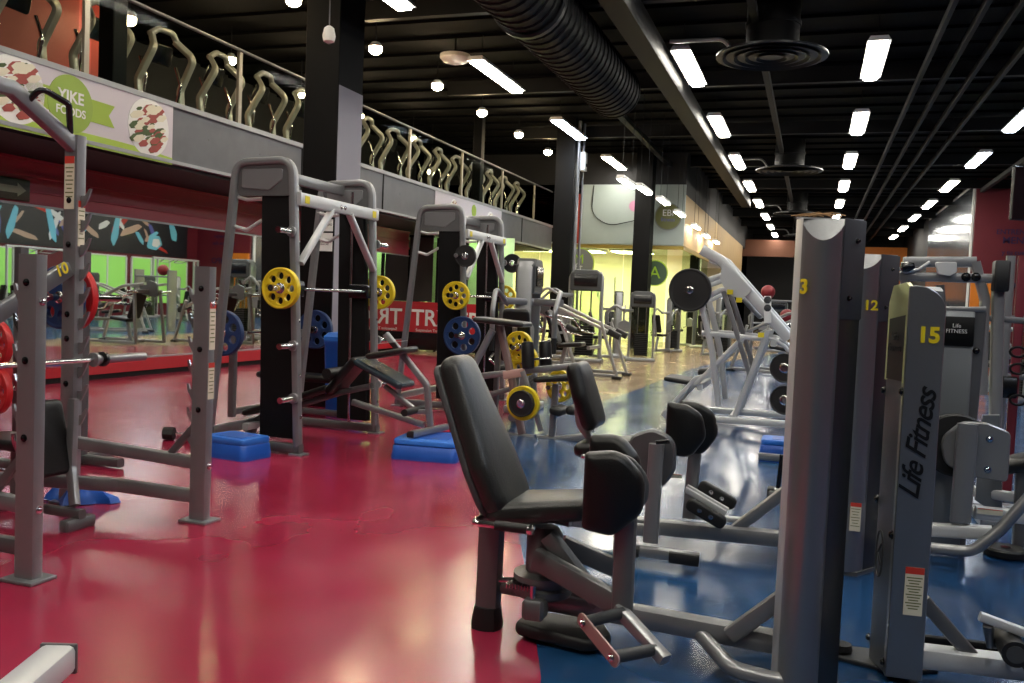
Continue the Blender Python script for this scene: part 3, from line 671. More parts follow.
a=M(); a.pad(ol,mid,V((0,1,0)),vv,.085,.038,crown=.004,bend=-.006); a.build('backrest',vinyl,t)
a=M(); a.rtube([mid+V((-.065,0,.14)),mid+V((-.03,0,-.16)),V((-1.06,4.78,.46)),V((-1.18,4.74,.1))],.05,.045,fil=.1,upv=(1,0,0)); a.build('backrest_support',grey,t)
sc_=ay(613,446,4.75)
a=M(); a.pad(so,sc_,V((.98,0,.12)),V((0,1,0)),.08,.034,crown=.004); a.build('seat',vinyl,t)
a=M(); a.box((-1.08,4.68,.4),(-.75,4.82,.49),.012); a.build('seat_frame',greyd,t)
h0=ay(577,456,4.5); 
for yy in (4.5,5.0):
    a=M(); a.tube([(-1.12,4.75,h0.z),(-1.1,yy,h0.z),(-.9,yy,h0.z+.01)],.014,fil=.03); h=a.build('handle',chrome,t)
    a=M(); a.cyl((-1.04,yy,h0.z+.003),(-.92,yy,h0.z+.01),.02); a.build('rubber_grip',rubber,h)
# cam cover (near) with post
cc=ay(650,458,4.48)
def camcover(t,cc,yy,k=1):
    pts=rpoly([(-.13,-.03),(-.11,.10),(.0,.15),(.12,.10),(.125,-.06),(.06,-.17),(-.05,-.1)],[.05,.06,.1,.1,.08,.06,.05])
    a=M(); a.prism([(cc.x+p*k,yy,cc.z+q*k) for p,q in pts],(0,.06,0),.012); a.build('cam_cover',guard if False else greyd,t)
camcover(t,cc,4.5)
a=M(); a.rtube([(cc.x+.035,4.45,cc.z+.08),(cc.x+.03,4.44,.10)],.055,.075,upv=(1,0,0),c=.3); a.build('leg_arm',grey,t)
a=M(); a.rtube([(cc.x+.035,4.43,cc.z+.09),(cc.x+.1,4.43,cc.z+.1)],.02,.02); a.build('pull_knob',blackg,t)
a=M(); a.rtube([(-1.12,4.5,.15),(cc.x+.03,4.46,.15)],.05,.06,c=.3); a.build('swing_arm',grey,t)
q0=az(633,560,.06);q1=az(696,577,.06)
a=M(); a.rtube([(-.79,4.36,.07),(-.46,4.36,.07)],.055,.055,c=.3); o=a.build('peg_channel',grey,t)
a=M(); a.rtube([(-.6,4.32,.07),(-.455,4.32,.07)],.03,.06,c=.45); a.build('rubber_foot',rubber,o)
a=M(); a.rtube([(-.80,4.34,.07),(-.75,4.34,.07)],.06,.06,c=.45); a.build('rubber_foot',rubber,o)
# far thigh pads
pc=ay(686,430,4.72); 
for dx,dy in ((0,0),(.05,.13)):
    p=pc+V((dx,dy,0))
    a=M(); a.pad(rpoly([(-.105,-.05),(-.06,-.14),(.03,-.145),(.11,-.03),(.08,.09),(.0,.135),(-.105,.145)],[.06,.06,.07,.09,.08,.06,.02],7),p,V((1,.15,0)),V((0,0,1)),.08,.034,crown=.005); a.build('thigh_pad',vinyl,t)
a=M(); a.rtube([(pc.x+.035,4.9,pc.z-.05),(pc.x+.02,4.88,.14)],.05,.07,upv=(1,0,0)); a.build('leg_arm',grey,t)
# ankle rollers in a tilted frame
rc=ay(708,506,4.7)
u=V((.88,0,-.42)).normalized()
for s,yy in ((0,4.62),(1,4.86)):
    c=V((rc.x+(0 if not s else .03),yy,rc.z+(-.02 if not s else .03)))
    a=M(); a.pad(rpoly([(-.11,-.035),(.11,-.035),(.11,.035),(-.11,.035)],.034),c,u,u.cross(V((0,1,0))),.05,.015); pl=a.build('ankle_pad',rubber,t)
    bolts(pl,[c+u*.03+V((0,-.026,0)),c-u*.035+V((0,-.026,0))],(0,-1,0),.008)
for k in (.02,-.05):
    w2=u.cross(V((0,1,0)))
    a=M(); a.rtube([rc-u*.13+V((0,.0+k,.03)),rc+u*.11+V((0,.0+k,.03))],.022,.03); a.build('peg_channel',pale,t)
for q in (-.07,.0,.07):
    a=M(); a.cyl(rc+u*q+V((0,-.06,0)),rc+u*q+V((0,.14,.01)),.016); a.build('foot_peg',chrome,t)
a=M(); a.rtube([(-.6,4.9,.15),(-.3,4.93,.15)],.05,.03); a.build('slide_rail',pale,t)
sticker(t,ay(675,476,4.6),(1,0,0),(0,0,1),.07,.02,lines=2)

# ================= machine 15
t=thing('selector_machine','grey weight tower numbered 15 with slanted black lettering at right','exercise machine',(.35,3.5,0))
A=V((.25,3.55,0));B=V((.311,3.36,0));
fx=V((1,.10,0)).normalized(); fy=V((-.10,1,0)).normalized(); W=.122
hh=1.382
outl=[(0,0),(W,0),(W,hh-.085)]+[(W-.1+.1*math.cos(k*PI/16),hh-.085+.085*math.sin(k*PI/16)) for k in range(1,9)]+[(.004,hh-.002),(0,hh-.01)]
a=M(); a.prism([B+fx*p+V((0,0,.02+q)) for p,q in outl],fy*.05,.004); a.build('front_shroud',silver,t)
# recessed left side: from B back to A
sd=(A-B).normalized()
outl2=[(0,.02),(.2,.02),(.2,1.34),(.16,1.39),(.03,1.40),(0,1.385)]
a=M(); a.prism([B+sd*.012+fx*.008+sd*p*.8+V((0,0,q)) for p,q in outl2],fx*.108,.003); a.build('side_panel',guard,t)
lime=mat('lime_tint_rim',(214,220,160),.35)
for nm,pts,mm in (('side_rim',[(0.0,1.30),(.2,1.28),(.2,1.34),(.16,1.402),(.03,1.412),(0,1.40)],lime),('side_rim',[(.0,1.06),(.014,1.06),(.014,1.31),(0,1.31)],lime),('side_rim',[(.186,1.06),(.2,1.06),(.2,1.31),(.186,1.31)],lime)):
    a=M(); a.prism([B+sd*.012+fx*.002+sd*p*.8+V((0,0,q)) for p,q in pts],fx*.014); a.build(nm,mm,t)
a=M(); a.prism([B+sd*.012+fx*.003+sd*p*.8+V((0,0,q)) for p,q in ((.012,1.065),(.188,1.065),(.188,1.30),(.012,1.31))],fx*.004); pl=a.build('instruction_placard',mat('placard_dark',(44,46,38),.35),t)
x=(-sd)
text('faded_print','Life\nFitness',B+sd*.092+fx*(-.002)+V((0,0,1.2)),x,(0,0,1),.04,panel,pl)
bolts(t,[B+sd*.02+fx*.006+V((0,0,1.03)),B+sd*.16+fx*.0+V((0,0,1.02)),B+sd*.03+fx*.006+V((0,0,.52)),B+sd*.03+fx*.004+V((0,0,.06)),B+sd*.16+V((0,0,.62)),B+sd*.16+V((0,0,.10))],-fx,.011,blackg)
a=M(); c=B+sd*.11+fx*.0+V((0,0,.43))
a.sweep([c+sd*.03*math.cos(k/16*2*PI)*(1 if 1 else 0)+V((0,0,.085*math.sin(k/16*2*PI)))-fx*.002 for k in range(16)],circ(.0035,6),fx,closed=True); 
a.tube([c-fx*.002+V((0,0,.04))-sd*.015,c-fx*.002+sd*.015,c-fx*.002-V((0,0,.04))-sd*.015],.0035,n=6); a.build('oval_emblem',greyd,t)
F_=lambda u_,z: B+fx*u_+V((0,0,z))-fy*.0015
text('numeral','15',F_(.07,1.23),fx,(0,0,1),.074,ynum,t,off=.003)
tl=V((0,0,1))+fx*.10
text('lettering','Life Fitness',F_(.058,.85),tl,-fx+V((0,0,.1)),.098,inkd,t,shear=.45,off=.0012,space=.9)
sticker(t,F_(.075,.335),fx,(0,0,1),.062,.17,lines=12)
a=M(); a.rtube([B+fx*.1+fy*.06+V((0,0,.09)),B+fx*1.2+fy*.06+V((0,0,.09))],.09,.075); a.build('base_beam',pale,t)
a=M(); a.rtube([B+fx*.1+fy*.12+V((0,0,.09))+fy*.12,B+fx*1.2+fy*.24+V((0,0,.09))],.03,.03); a.build('slide_rail',black,t)
a=M(); a.rtube([B+fx*.12+fy*.06+V((0,0,.29)),B+fx*.29+fy*.06+V((0,0,.11))],.04,.05); a.build('diagonal_strut',greyd,t)
a=M(); a.prism([(.14,3.5,0),(.34,3.44,0),(.5,3.52,0),(.5,3.66,0),(.16,3.62,0)],(0,0,.018),.004); a.build('base_plate',panel,t)
a=M(); a.lathe([(.035,0),(.04,.01),(.035,.03)],(.17,3.55,.018)); a.build('rubber_foot',rubber,t)
rc=ay(1012,628,3.25); u=V((.86,0,-.22)).normalized()
a=M(); a.rtube([rc-u*.1,rc+u*.35],.03,.03); a.build('peg_channel',pale,t)
for k,(dx,dz) in enumerate(((.0,-.06),(.09,-.13),(.2,-.11))):
    a=M(); a.cyl(rc+V((dx,-.08,dz)),rc+V((dx,.12,dz)),.042,n=20); o=a.build('roller_pad',rubber,t)
    a=M(); a.cyl(rc+V((dx,-.083,dz)),rc+V((dx,-.078,dz)),.028,n=18); a.build('end_cap',panel,o)
a=M(); a.rtube([rc+V((-.07,.0,-.0)),rc+V((-.05,.05,-.08)),rc+V((.3,.05,-.05))],.03,.03); a.build('roller_bracket',greyd,t)
a=M(); a.rtube([rc+V((.3,.05,-.05)),(rc.x+.3,3.5,.1)],.05,.05,upv=(1,0,0)); a.build('roller_post',greyd,t)

# ================= machine behind 15 (cam and black disc)
t=thing('selector_machine','grey weight machine right behind tower 15 with a black placard and round cam','exercise machine',(.85,5.3,0))
a=M(); a.box((.66,5.36,.02),(.83,5.44,1.33),.006); a.build('front_panel',guard,t)
a=M(); a.box((.665,5.345,1.14),(.828,5.362,1.30),.004); pl=a.build('instruction_placard',black,t)
text('placard_print','Life\nFITNESS',(.74,5.342,1.235),(1,0,0),(0,0,1),.03,white,pl)
a=M(); a.rtube([(.83,5.42,.02),(.855,5.40,1.33)],.05,.07,upv=(1,0,0)); a.build('upright',greyd,t)
a=M(); a.rtube([(.62,5.40,1.335),(.88,5.40,1.345)],.07,.03); a.build('top_bar',grey,t)
bolts(t,[(.845,5.36,1.12),(.845,5.36,.6)],(0,-1,0),.012,blackg)
cc=ay(958,447,5.2)
a=M(); a.lathe([(.16,0),(.17,.01),(.17,.05),(.15,.06)],(cc.x,5.25,cc.z),(0,1,0),n=30); a.build('cam_wheel',rubber,t)
pts=rpoly([(-.03,.14),(.09,.14),(.2,.1),(.2,-.16),(.06,-.15),(-.10,-.10),(-.13,.04)],[.08,.02,.04,.03,.03,.08,.1])
a=M(); a.prism([(cc.x+.04+p,5.17,cc.z+q) for p,q in pts],(0,.05,0),.006); a.build('cam_cover',grey,t)
bolts(t,[(cc.x+.14,5.165,cc.z+.06),(cc.x+.14,5.165,cc.z-.1)],(0,-1,0),.012)
a=M(); a.rtube([ay(968,424,5.1),ay(960,522,5.1)],.05,.1,upv=(1,0,0),c=.35); a.build('leg_arm',grey,t)
a=M(); a.rtube([(.6,5.12,.17),(.93,5.08,.20)],.07,.07); o=a.build('base_beam',pale,t)
a=M(); a.box((.93,5.04,.165),(.945,5.12,.235),.004); a.build('end_cap',rubber,o)
a=M(); a.tube([ay(900,545,5.0),ay(972,552,5.0),ay(1000,530,5.0),ay(1040,485,5.0)],.03,fil=.12,n=12); a.build('curved_stabiliser',grey,t)
a=M(); a.rtube([ay(975,512,5.3),ay(1050,520,5.3)],.06,.07); o=a.build('side_beam',pale,t)
sticker(o,ay(990,512,5.26)+V((0,0,0)),(1,0,0),(0,0,1),.12,.03,lines=1)
a=M(); a.rtube([ay(950,487,5.9),ay(1060,505,5.6)],.06,.06); a.build('side_beam',pale,t)
a=M(); a.pad(rpoly([(-.14,-.1),(.14,-.1),(.14,.1),(-.14,.1)],.05),ay(1022,462,5.6),V((.9,0,.3)),V((0,1,0)),.08,.035); a.build('seat',vinyl,t)
a=M(); a.rtube([ay(1022,470,5.6),ay(1018,545,5.6)],.06,.06,upv=(1,0,0)); a.build('seat_post',greyd,t)
a=M(); a.prism([ay(x,y,5.75) for x,y in ((983,415),(1000,415),(1003,520),(975,500))],(0,.03,0),.004); a.build('rear_plate',guard,t)
p=az(1005,556,.0)
t=thing('weight_plate','small dark weight disc lying at the end of the curved tube at right','weight plate',p)
a=M(); a.lathe([(.03,0),(.10,0),(.11,.01),(.11,.04),(.1,.05),(.06,.042),(.03,.048)],p,n=30); a.build('disc',rubber,t); a=M(); a.lathe([(.02,.04),(.028,.052),(.018,.052)],p); a.build('hub',chrome,t)
# ================= multi press with capped beams (top right)
t=thing('pulley_tower','tall grey cable frame with wide beams and a black capped end at right','exercise machine',(.9,6.6,0))
def pair(name,pts,w,h,mm,dy=0,fil=0,Yp=6.6):
    a=M(); a.rtube([ay(x,y,Yp) for x,y in pts],w,h,fil=fil,upv=(0,1,0)); return a.build(name,mm,t)
pair('top_beam',((903,262),(976,262)),.07,.06,grey)
pair('lower_beam',((893,276),(1004,279)),.06,.09,grey)
pair('curved_arm',((975,262),(985,300),(983,330),(982,395)),.06,.08,grey,fil=.1)
pair('curved_arm',((906,262),(905,285),(893,300)),.06,.07,grey,fil=.05)
a=M(); a.prism([ay(x,y,6.52) for x,y in rpoly([(935,262),(957,262),(957,272),(950,276),(938,274)],2)],(0,.03,0),.003); a.build('joint_plate',pale,t)
bolts(t,[ay(966,277,6.55),ay(976,277,6.55)],(0,-1,0),.02,blackg)
sticker(t,ay(950,277,6.56),(1,0,0),(0,0,1),.11,.025,lines=1)
a=M(); p=ay(1002,276,6.5); a.box((p.x-.045,6.48,p.z-.1),(p.x+.045,6.6,p.z+.1),.01); a.build('end_cap',rubber,t)
pair('upright',((998,290),(994,470)),.07,.1,grey)
pair('upright',((940,285),(944,330)),.05,.05,greyd)
pair('cross_bar',((985,318),(1040,322)),.04,.05,greyd)
a=M(); a.tube([ay(899,268,6.55),ay(905,272,6.55),ay(918,270,6.55),ay(930,262,6.55)],.012,fil=.03); a.build('grip_bar',pale,t)
a=M(); p=ay(900,268,6.5); a.lathe([(.0,0),(.03,.01),(.035,.05),(.02,.09)],p,(1,0,.2)); a.build('stop_knob',blackg,t)
a=M(); a.rtube([ay(994,470,6.6),(ay(994,470,6.6).x,6.6,.04)],.07,.1,upv=(1,0,0)); a.build('upright',grey,t)
a=M(); a.box((.6,6.54,0),(1.7,6.66,.07),.01); a.box((1.05,6.1,0),(1.17,7.2,.06),.01); a.build('base_frame',grey,t)
# far right rack with handles
t=thing('cable_station','grey cable column with black pulleys and round handles at the right edge','exercise machine',(1.45,7.2,0))
for x in (1008,1020):
    p=ay(x,300,7.2); a=M(); a.rtube([(p.x,7.2,0.03),(p.x,7.2,1.75)],.045,.06,upv=(1,0,0)); a.build('upright',grey if x==1008 else maroon,t)
for y in (352,369,400):
    p=ay(1018,y,7.0); a=M(); a.sweep([p+V((.05*math.cos(k/14*2*PI),0,.035*math.sin(k/14*2*PI))) for k in range(14)],circ(.009,8),(0,1,0),closed=True); a.build('round_handle',black,t)
a=M(); p=ay(1006,385,7.05); a.box((p.x-.03,7.02,p.z-.09),(p.x+.07,7.12,p.z+.06),.01); a.build('pulley_block',blackg,t)
a=M(); a.box((1.4,7.1,0),(1.9,7.3,.05),.01); a.build('base_plate',greyd,t)
a=M(); p=ay(1010,318,7.2); a.rtube([p+V((-.1,0,0)),p+V((.5,0,0))],.04,.04); a.rtube([p+V((-.1,0,-.42)),p+V((.5,0,-.42))],.04,.04); a.build('cross_bar',greyd,t)
# ================================================================== PLATES
HUB={}
def make_plate(kind,R,m,hol):
    me=holed('disc',R,hol,.035,m); return me
def plate_proto(kind):
    if kind in HUB: return HUB[kind]
    if kind=='yellow': R=.158;m=yellow;hol=[(.095*math.cos(k*PI/4),.095*math.sin(k*PI/4),.029) for k in range(8)]+[(0,0,.026)]
    if kind=='blue': R=.215;m=bluer;hol=[(.13*math.cos(k*PI/3.5),.13*math.sin(k*PI/3.5),.04) for k in range(7)]+[(0,0,.026)]
    if kind=='red': R=.225;m=redr;hol=[(.135*math.cos(k*2*PI/5),.135*math.sin(k*2*PI/5),.045) for k in range(5)]+[(0,0,.026)]
    if kind=='black': R=.225;m=rubber;hol=[(0,0,.026)]
    if kind=='small': R=.12;m=rubber;hol=[(0,0,.026)]
    me=holed('disc',R,hol,.036,m)
    a=M(); a.lathe([(R*.97,.012),(R,.016),(R,.022),(R*.93,.024),(R*.88,.019)],cap=False,n=44); 
    a.lathe([(R*.97,-.012),(R,-.016),(R,-.022),(R*.93,-.024),(R*.88,-.019)],cap=False,n=44); rim=a.bm
    rm=bpy.data.meshes.new('rim'); bmesh.ops.recalc_face_normals(rim,faces=rim.faces)
    for f in rim.faces:f.smooth=True
    rim.to_mesh(rm); rim.free(); rm.materials.append(m)
    a=M(); a.lathe([(.026,-.024),(.04,-.024),(.043,-.018),(.043,.018),(.04,.024),(.026,.024)],cap=False,n=24); b=a.bm
    hm=bpy.data.meshes.new('hub'); bmesh.ops.recalc_face_normals(b,faces=b.faces)
    for f in b.faces:f.smooth=True
    b.to_mesh(hm); b.free(); hm.materials.append(chrome)
    HUB[kind]=(me,rm,hm,R); return HUB[kind]
def plate(kind,loc,axis,label,group=None,spin=0):
    me,rm,hm,R=plate_proto(kind)
    t=thing('weight_plate',label,'weight plate',loc,group)
    t.rotation_mode='QUATERNION'; t.rotation_quaternion=V(axis).to_track_quat('Z','Y')
    for nme,mm in (('disc',me),('rim',rm),('hub',hm)):
        o=bpy.data.objects.new(nme,mm); COL.objects.link(o); o.parent=t
        if spin:o.rotation_euler=(0,0,spin)
    return t
# ================================================================== SMITH RACKS
def smith():
    t=thing('arched_rack','','exercise rack',(0,0,0))
    W=1.30; H=2.3; D=.84
    for s,y in ((0,0),(1,W)):
        a=M(); a.rtube([(-D,y,.03),(-.63,y,H-.02),(-.12,y,H),(0,y,.03)],.06,.07,fil=.13,upv=(0,1,0),c=.28,nf=7); a.build('side_frame',pale if False else grey,t)
        a=M(); a.rtube([(-D-.02,y,.05),(.03,y,.05)],.075,.07,upv=(0,1,0)); a.build('foot_runner',greyd,t)
        a=M(); a.box((-.05,y-.06,0),(.07,y+.06,.015),.003); a.build('foot_plate',grey,t)
        a=M(); a.box((-D-.06,y-.06,0),(-D+.06,y+.06,.015),.003); a.build('foot_plate',grey,t)
        a=M(); a.prism([(p,y-.012,q) for p,q in rpoly([(-.62,2.02),(-.12,2.02),(-.14,2.27),(-.60,2.27)],.05)],(0,.024,0)); pl=a.build('top_gusset',greyd,t)
        a=M(); a.prism([(p,y-.02,q) for p,q in rpoly([(-.57,2.08),(-.32,2.06),(-.20,2.15),(-.20,2.23),(-.57,2.23)],.02)],(0,.04,0),.004); a.build('gusset_plate',grey,pl)
        k=1 if s==0 else -1
        a=M(); a.prism([(-.36,y+k*.045-.04,.12),(-.05,y+k*.045-.04,.12),(-.15,y+k*.045-.04,2.06),(-.40,y+k*.045-.04,2.06)],(0,.08,0),.005); a.build('black_guard',black,t)
        a=M(); a.cyl((-.22,y+.1*k,.1),(-.26,y+.1*k,2.2),.014); a.build('guide_rod',chrome,t)
        for z in (.45,.86,1.74):
            yy=y-.04 if s==0 else y+.04; e=-.2 if s==0 else .2
            a=M(); xo=-.10*z/2.2; a.cyl((xo,yy,z),(xo,yy+e,z),.025,n=16); pg=a.build('storage_peg',chrome,t)
            a=M(); a.lathe([(.04,0),(.04,.03)],(xo,yy,z),(0,e,0),n=18); a.build('collar',grey,pg)
        for z in (1.3,1.05,.62,.3): bolts(t,[(.03-.055*z,y,z)],(1,0,0),.011)
    a=M(); a.rtube([(-.06,0,2.0),(-.06,W,2.0)],.045,.10,upv=(0,0,1)); cb=a.build('cross_bar',pale,t)
    bolts(cb,[(-.037,.62,2.0),(-.037,.68,2.0)],(1,0,0),.012)
    for q in (.055,W-.12):
        a=M(); a.box((-.038,q,1.97),(-.034,q+.065,2.03)); a.build('yellow_tag',ynum,cb,smooth=False)
    a=M(); a.rtube([(-.42,0,2.22),(-.42,W,2.22)],.05,.09); a.build('rear_cross_bar',grey,t)
    a=M(); a.rtube([(-.81,0,.12),(-.81,W,.12)],.05,.08); a.build('rear_cross_bar',grey,t)
    for y0,y1 in ((.5,.04),(W-.5,W-.04)):
        a=M(); a.rtube([(-.06,y0,1.96),(-.055,y1,1.5)],.04,.06,upv=(1,0,0)); a.build('diagonal_brace',pale,t)
    for y in (.02,W-.02):
        for z in (2.02,1.78):
            a=M(); a.tube([(-.66,y,z),(-.54,y,z-.03),(-.40,y,z+.05 if z<2 else z-.02)],.016,fil=.03,n=8); a.build('bar_hook',pale,t)
    # guided bar
    zb=1.30
    a=M(); a.cyl((-.09,-.28,zb),(-.09,W+.28,zb),.014); b=a.build('guided_bar',chrome,t)
    for y0,y1 in ((-.30,-.02),(W+.02,W+.3)):
        a=M(); a.cyl((-.09,y0,zb),(-.09,y1,zb),.025,n=16); a.lathe([(.036,0),(.036,.02)],(-.09,y1 if y0<0 else y0,zb),(0,1,0)); a.build('bar_sleeve',chrome,b)
    a=M(); a.box((-.26,.05,zb-.06),(-.06,.13,zb+.06),.01); a.box((-.26,W-.13,zb-.06),(-.06,W-.05,zb+.06),.01); a.build('bar_carriage',blackg,b)
    return t
S1=V((-3.765,6.04,0))
sm=smith(); sm.location=S1; sm['label']='silver arched rack standing on the red floor beside the blue steps'; sm['group']='arched racks'
S2=V((-3.66,9.3,0))
copy_tree(sm,loc=S2,label='silver arched rack farther back, in front of the red lettered banner')
for s,l,k in ((S1,'nearer','a'),(S2,'farther','b')):
    plate('yellow',s+V((-.09,-.16,1.30)),(0,1,0),'yellow eight-hole weight plate on the near end of the bar of the %s arched rack'%l,'yellow plates on the arched racks')
    plate('yellow',s+V((-.09,1.46,1.30)),(0,1,0),'yellow weight plate on the far end of the bar of the %s arched rack'%l,'yellow plates on the arched racks',.3)
plate('blue',S2+V((0,-.16,.86)),(0,1,0),'blue weight plate below the yellow one on the farther arched rack')
plate('red',S2+V((-.0,-.18,.42)),(0,1,0),'red weight plate low on the farther arched rack, behind the near black backrest')
plate('small',S2+V((-.0,-.15,1.74)),(0,1,0),'small black weight plate high on the near side of the farther arched rack')
plate('small',S2+V((-.0,1.46,1.74)),(0,1,0),'small black weight plate high on the far side of the farther arched rack')
# ================================================================== SQUAT RACK left
t=thing('squat_rack','grey squat rack with an arched top at the left edge of the red floor','exercise rack',(-3.14,3.5,0))
XS=-3.14;XT=-4.05
for i,y in enumerate((2.93,4.06)):
    a=M(); a.rtube([(XS,y,.01),(XS,y,1.40)],.105,.062,upv=(0,1,0),c=.2); u=a.build('front_upright',grey,t)
    a=M(); a.box((XS-.09,y-.07,0),(XS+.09,y+.07,.014),.003); a.build('foot_plate',grey,u)
    for k in range(7):
        z=.45+k*.13
        a=M(); q=XS-.052; a.prism([(p,y-.006,r_) for p,r_ in ((q,z-.05),(q-.02,z-.035),(q-.045,z+.01),(q-.05,z+.045),(q-.038,z+.045),(q-.028,z+.015),(q,z+.02))],(0,.012,0)); a.build('bar_catch',chrome if k%2 else grey,u)
    bolts(u,[(XS,y-.032,z) for z in (.62,.95,1.28)],(0,-1,0),.011,blackg)
    bolts(u,[(XS+.053,y,z) for z in (.31,1.2)],(1,0,0),.012)
    a=M(); a.rtube([(XT,y,.01),(XT,y,2.12)],.10,.075,upv=(0,1,0),c=.2); u=a.build('rear_upright',grey,t)
    a=M(); a.box((XT-.09,y-.07,0),(XT+.09,y+.07,.014),.003); a.build('foot_plate',grey,u)
    for k in range(10):
        z=.5+k*.14; q=XT+.05
        a=M(); a.prism([(p,y-.006,r_) for p,r_ in ((q,z-.05),(q+.03,z-.03),(q+.06,z+.02),(q+.075,z+.06),(q+.06,z+.06),(q+.03,z+.02),(q,z+.02))],(0,.012,0)); a.build('bar_catch',grey,u)
    bolts(u,[(XT,y-.04,z) for z in (.42,.7,.96,1.1,1.5,1.75)],(0,-1,0),.012,blackg)
    a=M(); a.rtube([(XT,y,.36),(XS,y,.32)],.055,.07); a.build('side_bar',grey,t)
    a=M(); a.rtube([(XS-.02,y,.55),(XS-.20,y,.36)],.03,.04); a.build('side_gusset',greyd,t)
# warning labels
sticker(t,(XS+.0535,4.06,1.08),(0,1,0),(0,0,1),.05,.26,lines=8); sticker(t,(XS+.0535,4.06,.78),(0,1,0),(0,0,1),.05,.2,lines=7)
sticker(t,(XT,4.02,1.85),(1,0,0),(0,0,1),.07,.3,lines=9); sticker(t,(XT+.051,4.06,1.62),(0,1,0),(0,0,1),.05,.26,lines=7)
# arched pull-up top
a=M(); a.rtube([(XT,4.06,2.05),(XT,3.96,2.11),(XT,3.62,2.29),(XT,3.37,2.29),(XT,3.03,2.11),(XT,2.93,2.05)],.07,.085,fil=.06); a.build('arched_top_bar',grey,t)
for y0,y1 in ((4.0,3.72),(2.99,3.27)):
    a=M(); a.tube([(XT+.02,y0,2.13),(XT+.12,y0*.6+y1*.4,2.26),(XT+.1,y1,2.31),(XT+.01,y1,2.24)],.017,fil=.04); a.build('pull_up_grip',blackg,t)
# V base
a=M(); a.rtube([(XS,4.06,.135),(-3.66,4.03,.15),(-4.11,3.88,.16),(-4.5,3.74,.16)],.05,.075,fil=.04); vb=a.build('base_brace',grey,t)
a=M(); a.rtube([(XT,2.93,.15),(XS,2.93,.14)],.05,.07); a.build('base_brace',greyd,t)
a=M(); a.rtube([(XT+.02,4.0,1.36),(XT+.02,3.0,.80)],.05,.09); db=a.build('diagonal_brace',greyd,t)
text('numeral','10',ax(62,270,XT+.06),(0,1,.45),(0,-.4,1),.09,ynum,db,off=.002)
# barbell on the rack
t=thing('barbell','steel barbell resting in the catches of the squat rack','barbell',(-3.93,3.2,.842))
a=M(); a.cyl((-3.93,2.4,.842),(-3.93,4.09,.842),.014); a.build('shaft',chrome,t)
a=M(); a.lathe([(.03,0),(.042,.005),(.042,.025),(.03,.03),(.026,.05),(.026,.42),(.022,.425)],(-3.93,4.09,.842),(0,1,0),n=18); a.build('sleeve',grey,t)
a=M(); a.lathe([(.03,0),(.045,.01),(.045,.03),(.03,.04)],(-3.93,4.15,.842),(0,1,0),n=10); a.build('collar',blackg,t)
# plate tree behind with red and blue plates
p=ax(43,297,-4.85)
t=thing('plate_tree','dark grey plate stand half hidden behind the left squat rack','plate stand',(p.x,p.y+.3,0))
px,py=p.x,p.y+.35
a=M(); a.rtube([(px,py,.03),(px,py,1.5)],.07,.07,upv=(1,0,0)); a.build('upright',greyd,t)
a=M(); a.rtube([(px-.35,py,.04),(px+.35,py,.04)],.07,.06); a.rtube([(px,py-.3,.04),(px,py+.3,.04)],.07,.06); a.build('base_frame',greyd,t)
zz=[p.z,.72,.42]
for i,z in enumerate(zz):
    a=M(); a.cyl((px,py-.03,z),(px,py-.34,z),.025); a.build('storage_peg',chrome,t)
plate('red',(px,py-.1,zz[0]),(.1,1,0),'large red weight plate, topmost behind the left squat rack')
plate('blue',(px,py-.2,zz[0]),(.1,1,0),'blue weight plate in front of the topmost red plate at left')
a=M(); a.cyl((px,py+.03,zz[0]),(px,py+.34,zz[0]),.025); a.build('storage_peg',chrome,t)
q=ax(6,345,-4.9); r_=ax(6,376,-4.9)
t=thing('plate_tree','second grey plate stand at the extreme left edge holding red plates','plate stand',(q.x,q.y+.2,0))
a=M(); a.rtube([(q.x-.1,q.y+.2,.03),(q.x-.1,q.y+.2,1.5)],.07,.07,upv=(1,0,0)); a.build('upright',greyd,t)
a=M(); a.rtube([(q.x-.4,q.y+.2,.04),(q.x+.2,q.y+.2,.04)],.07,.06); a.build('base_frame',greyd,t)
for z in (q.z,r_.z-.1):
    a=M(); a.cyl((q.x-.1,q.y+.2,z),(q.x-.1,q.y-.06,z),.025); a.build('storage_peg',chrome,t)
plate('yellow',(q.x-.1,q.y,q.z),(.1,1,0),'red weight plate at the extreme left edge, upper one'); plate('yellow',(q.x-.1,q.y,r_.z-.1),(.1,1,0),'red weight plate at the extreme left edge, lower one')
# make the two edge plates red
redmesh=HUB['yellow'][0].copy(); redmesh.materials.clear(); redmesh.materials.append(redr); redrim=HUB['yellow'][1].copy(); redrim.materials.clear(); redrim.materials.append(redr)
for o in list(COL.objects):
    if o.parent and str(o.parent.get('label','')).startswith('red weight plate at the extreme'):
        if o.name.startswith('disc'): o.data=redmesh
        if o.name.startswith('rim'): o.data=redrim
# bench between the uprights
t=thing('incline_bench','small bench with black back pad inside the left squat rack','bench',(-3.85,3.2,0))
c=ax(38,440,-3.75)
a=M(); a.pad(rpoly([(-.13,-.2),(.13,-.2),(.13,.2),(-.13,.2)],.04),c+V((0,.05,0)),V((0,1,0)),V((-.25,0,1)),.06,.025); a.build('back_pad',vinyl,t)
a=M(); a.rtube([c+V((.05,.18,.2)),c+V((.06,.16,-.16)),(c.x+.15,c.y+.1,.12)],.04,.05,fil=.05); a.build('pad_support',grey,t)
a=M(); a.rtube([(c.x-.5,c.y+.1,.08),(c.x+.2,c.y+.1,.08)],.05,.05); a.build('base_frame',greyd,t)
a=M(); a.box((c.x-.52,c.y-.15,0),(c.x-.44,c.y+.35,.06),.01); a.build('cross_foot',greyd,t)
a=M(); a.box((c.x+.14,c.y+.0,0),(c.x+.2,c.y+.2,.06),.01); a.build('cross_foot',greyd,t)
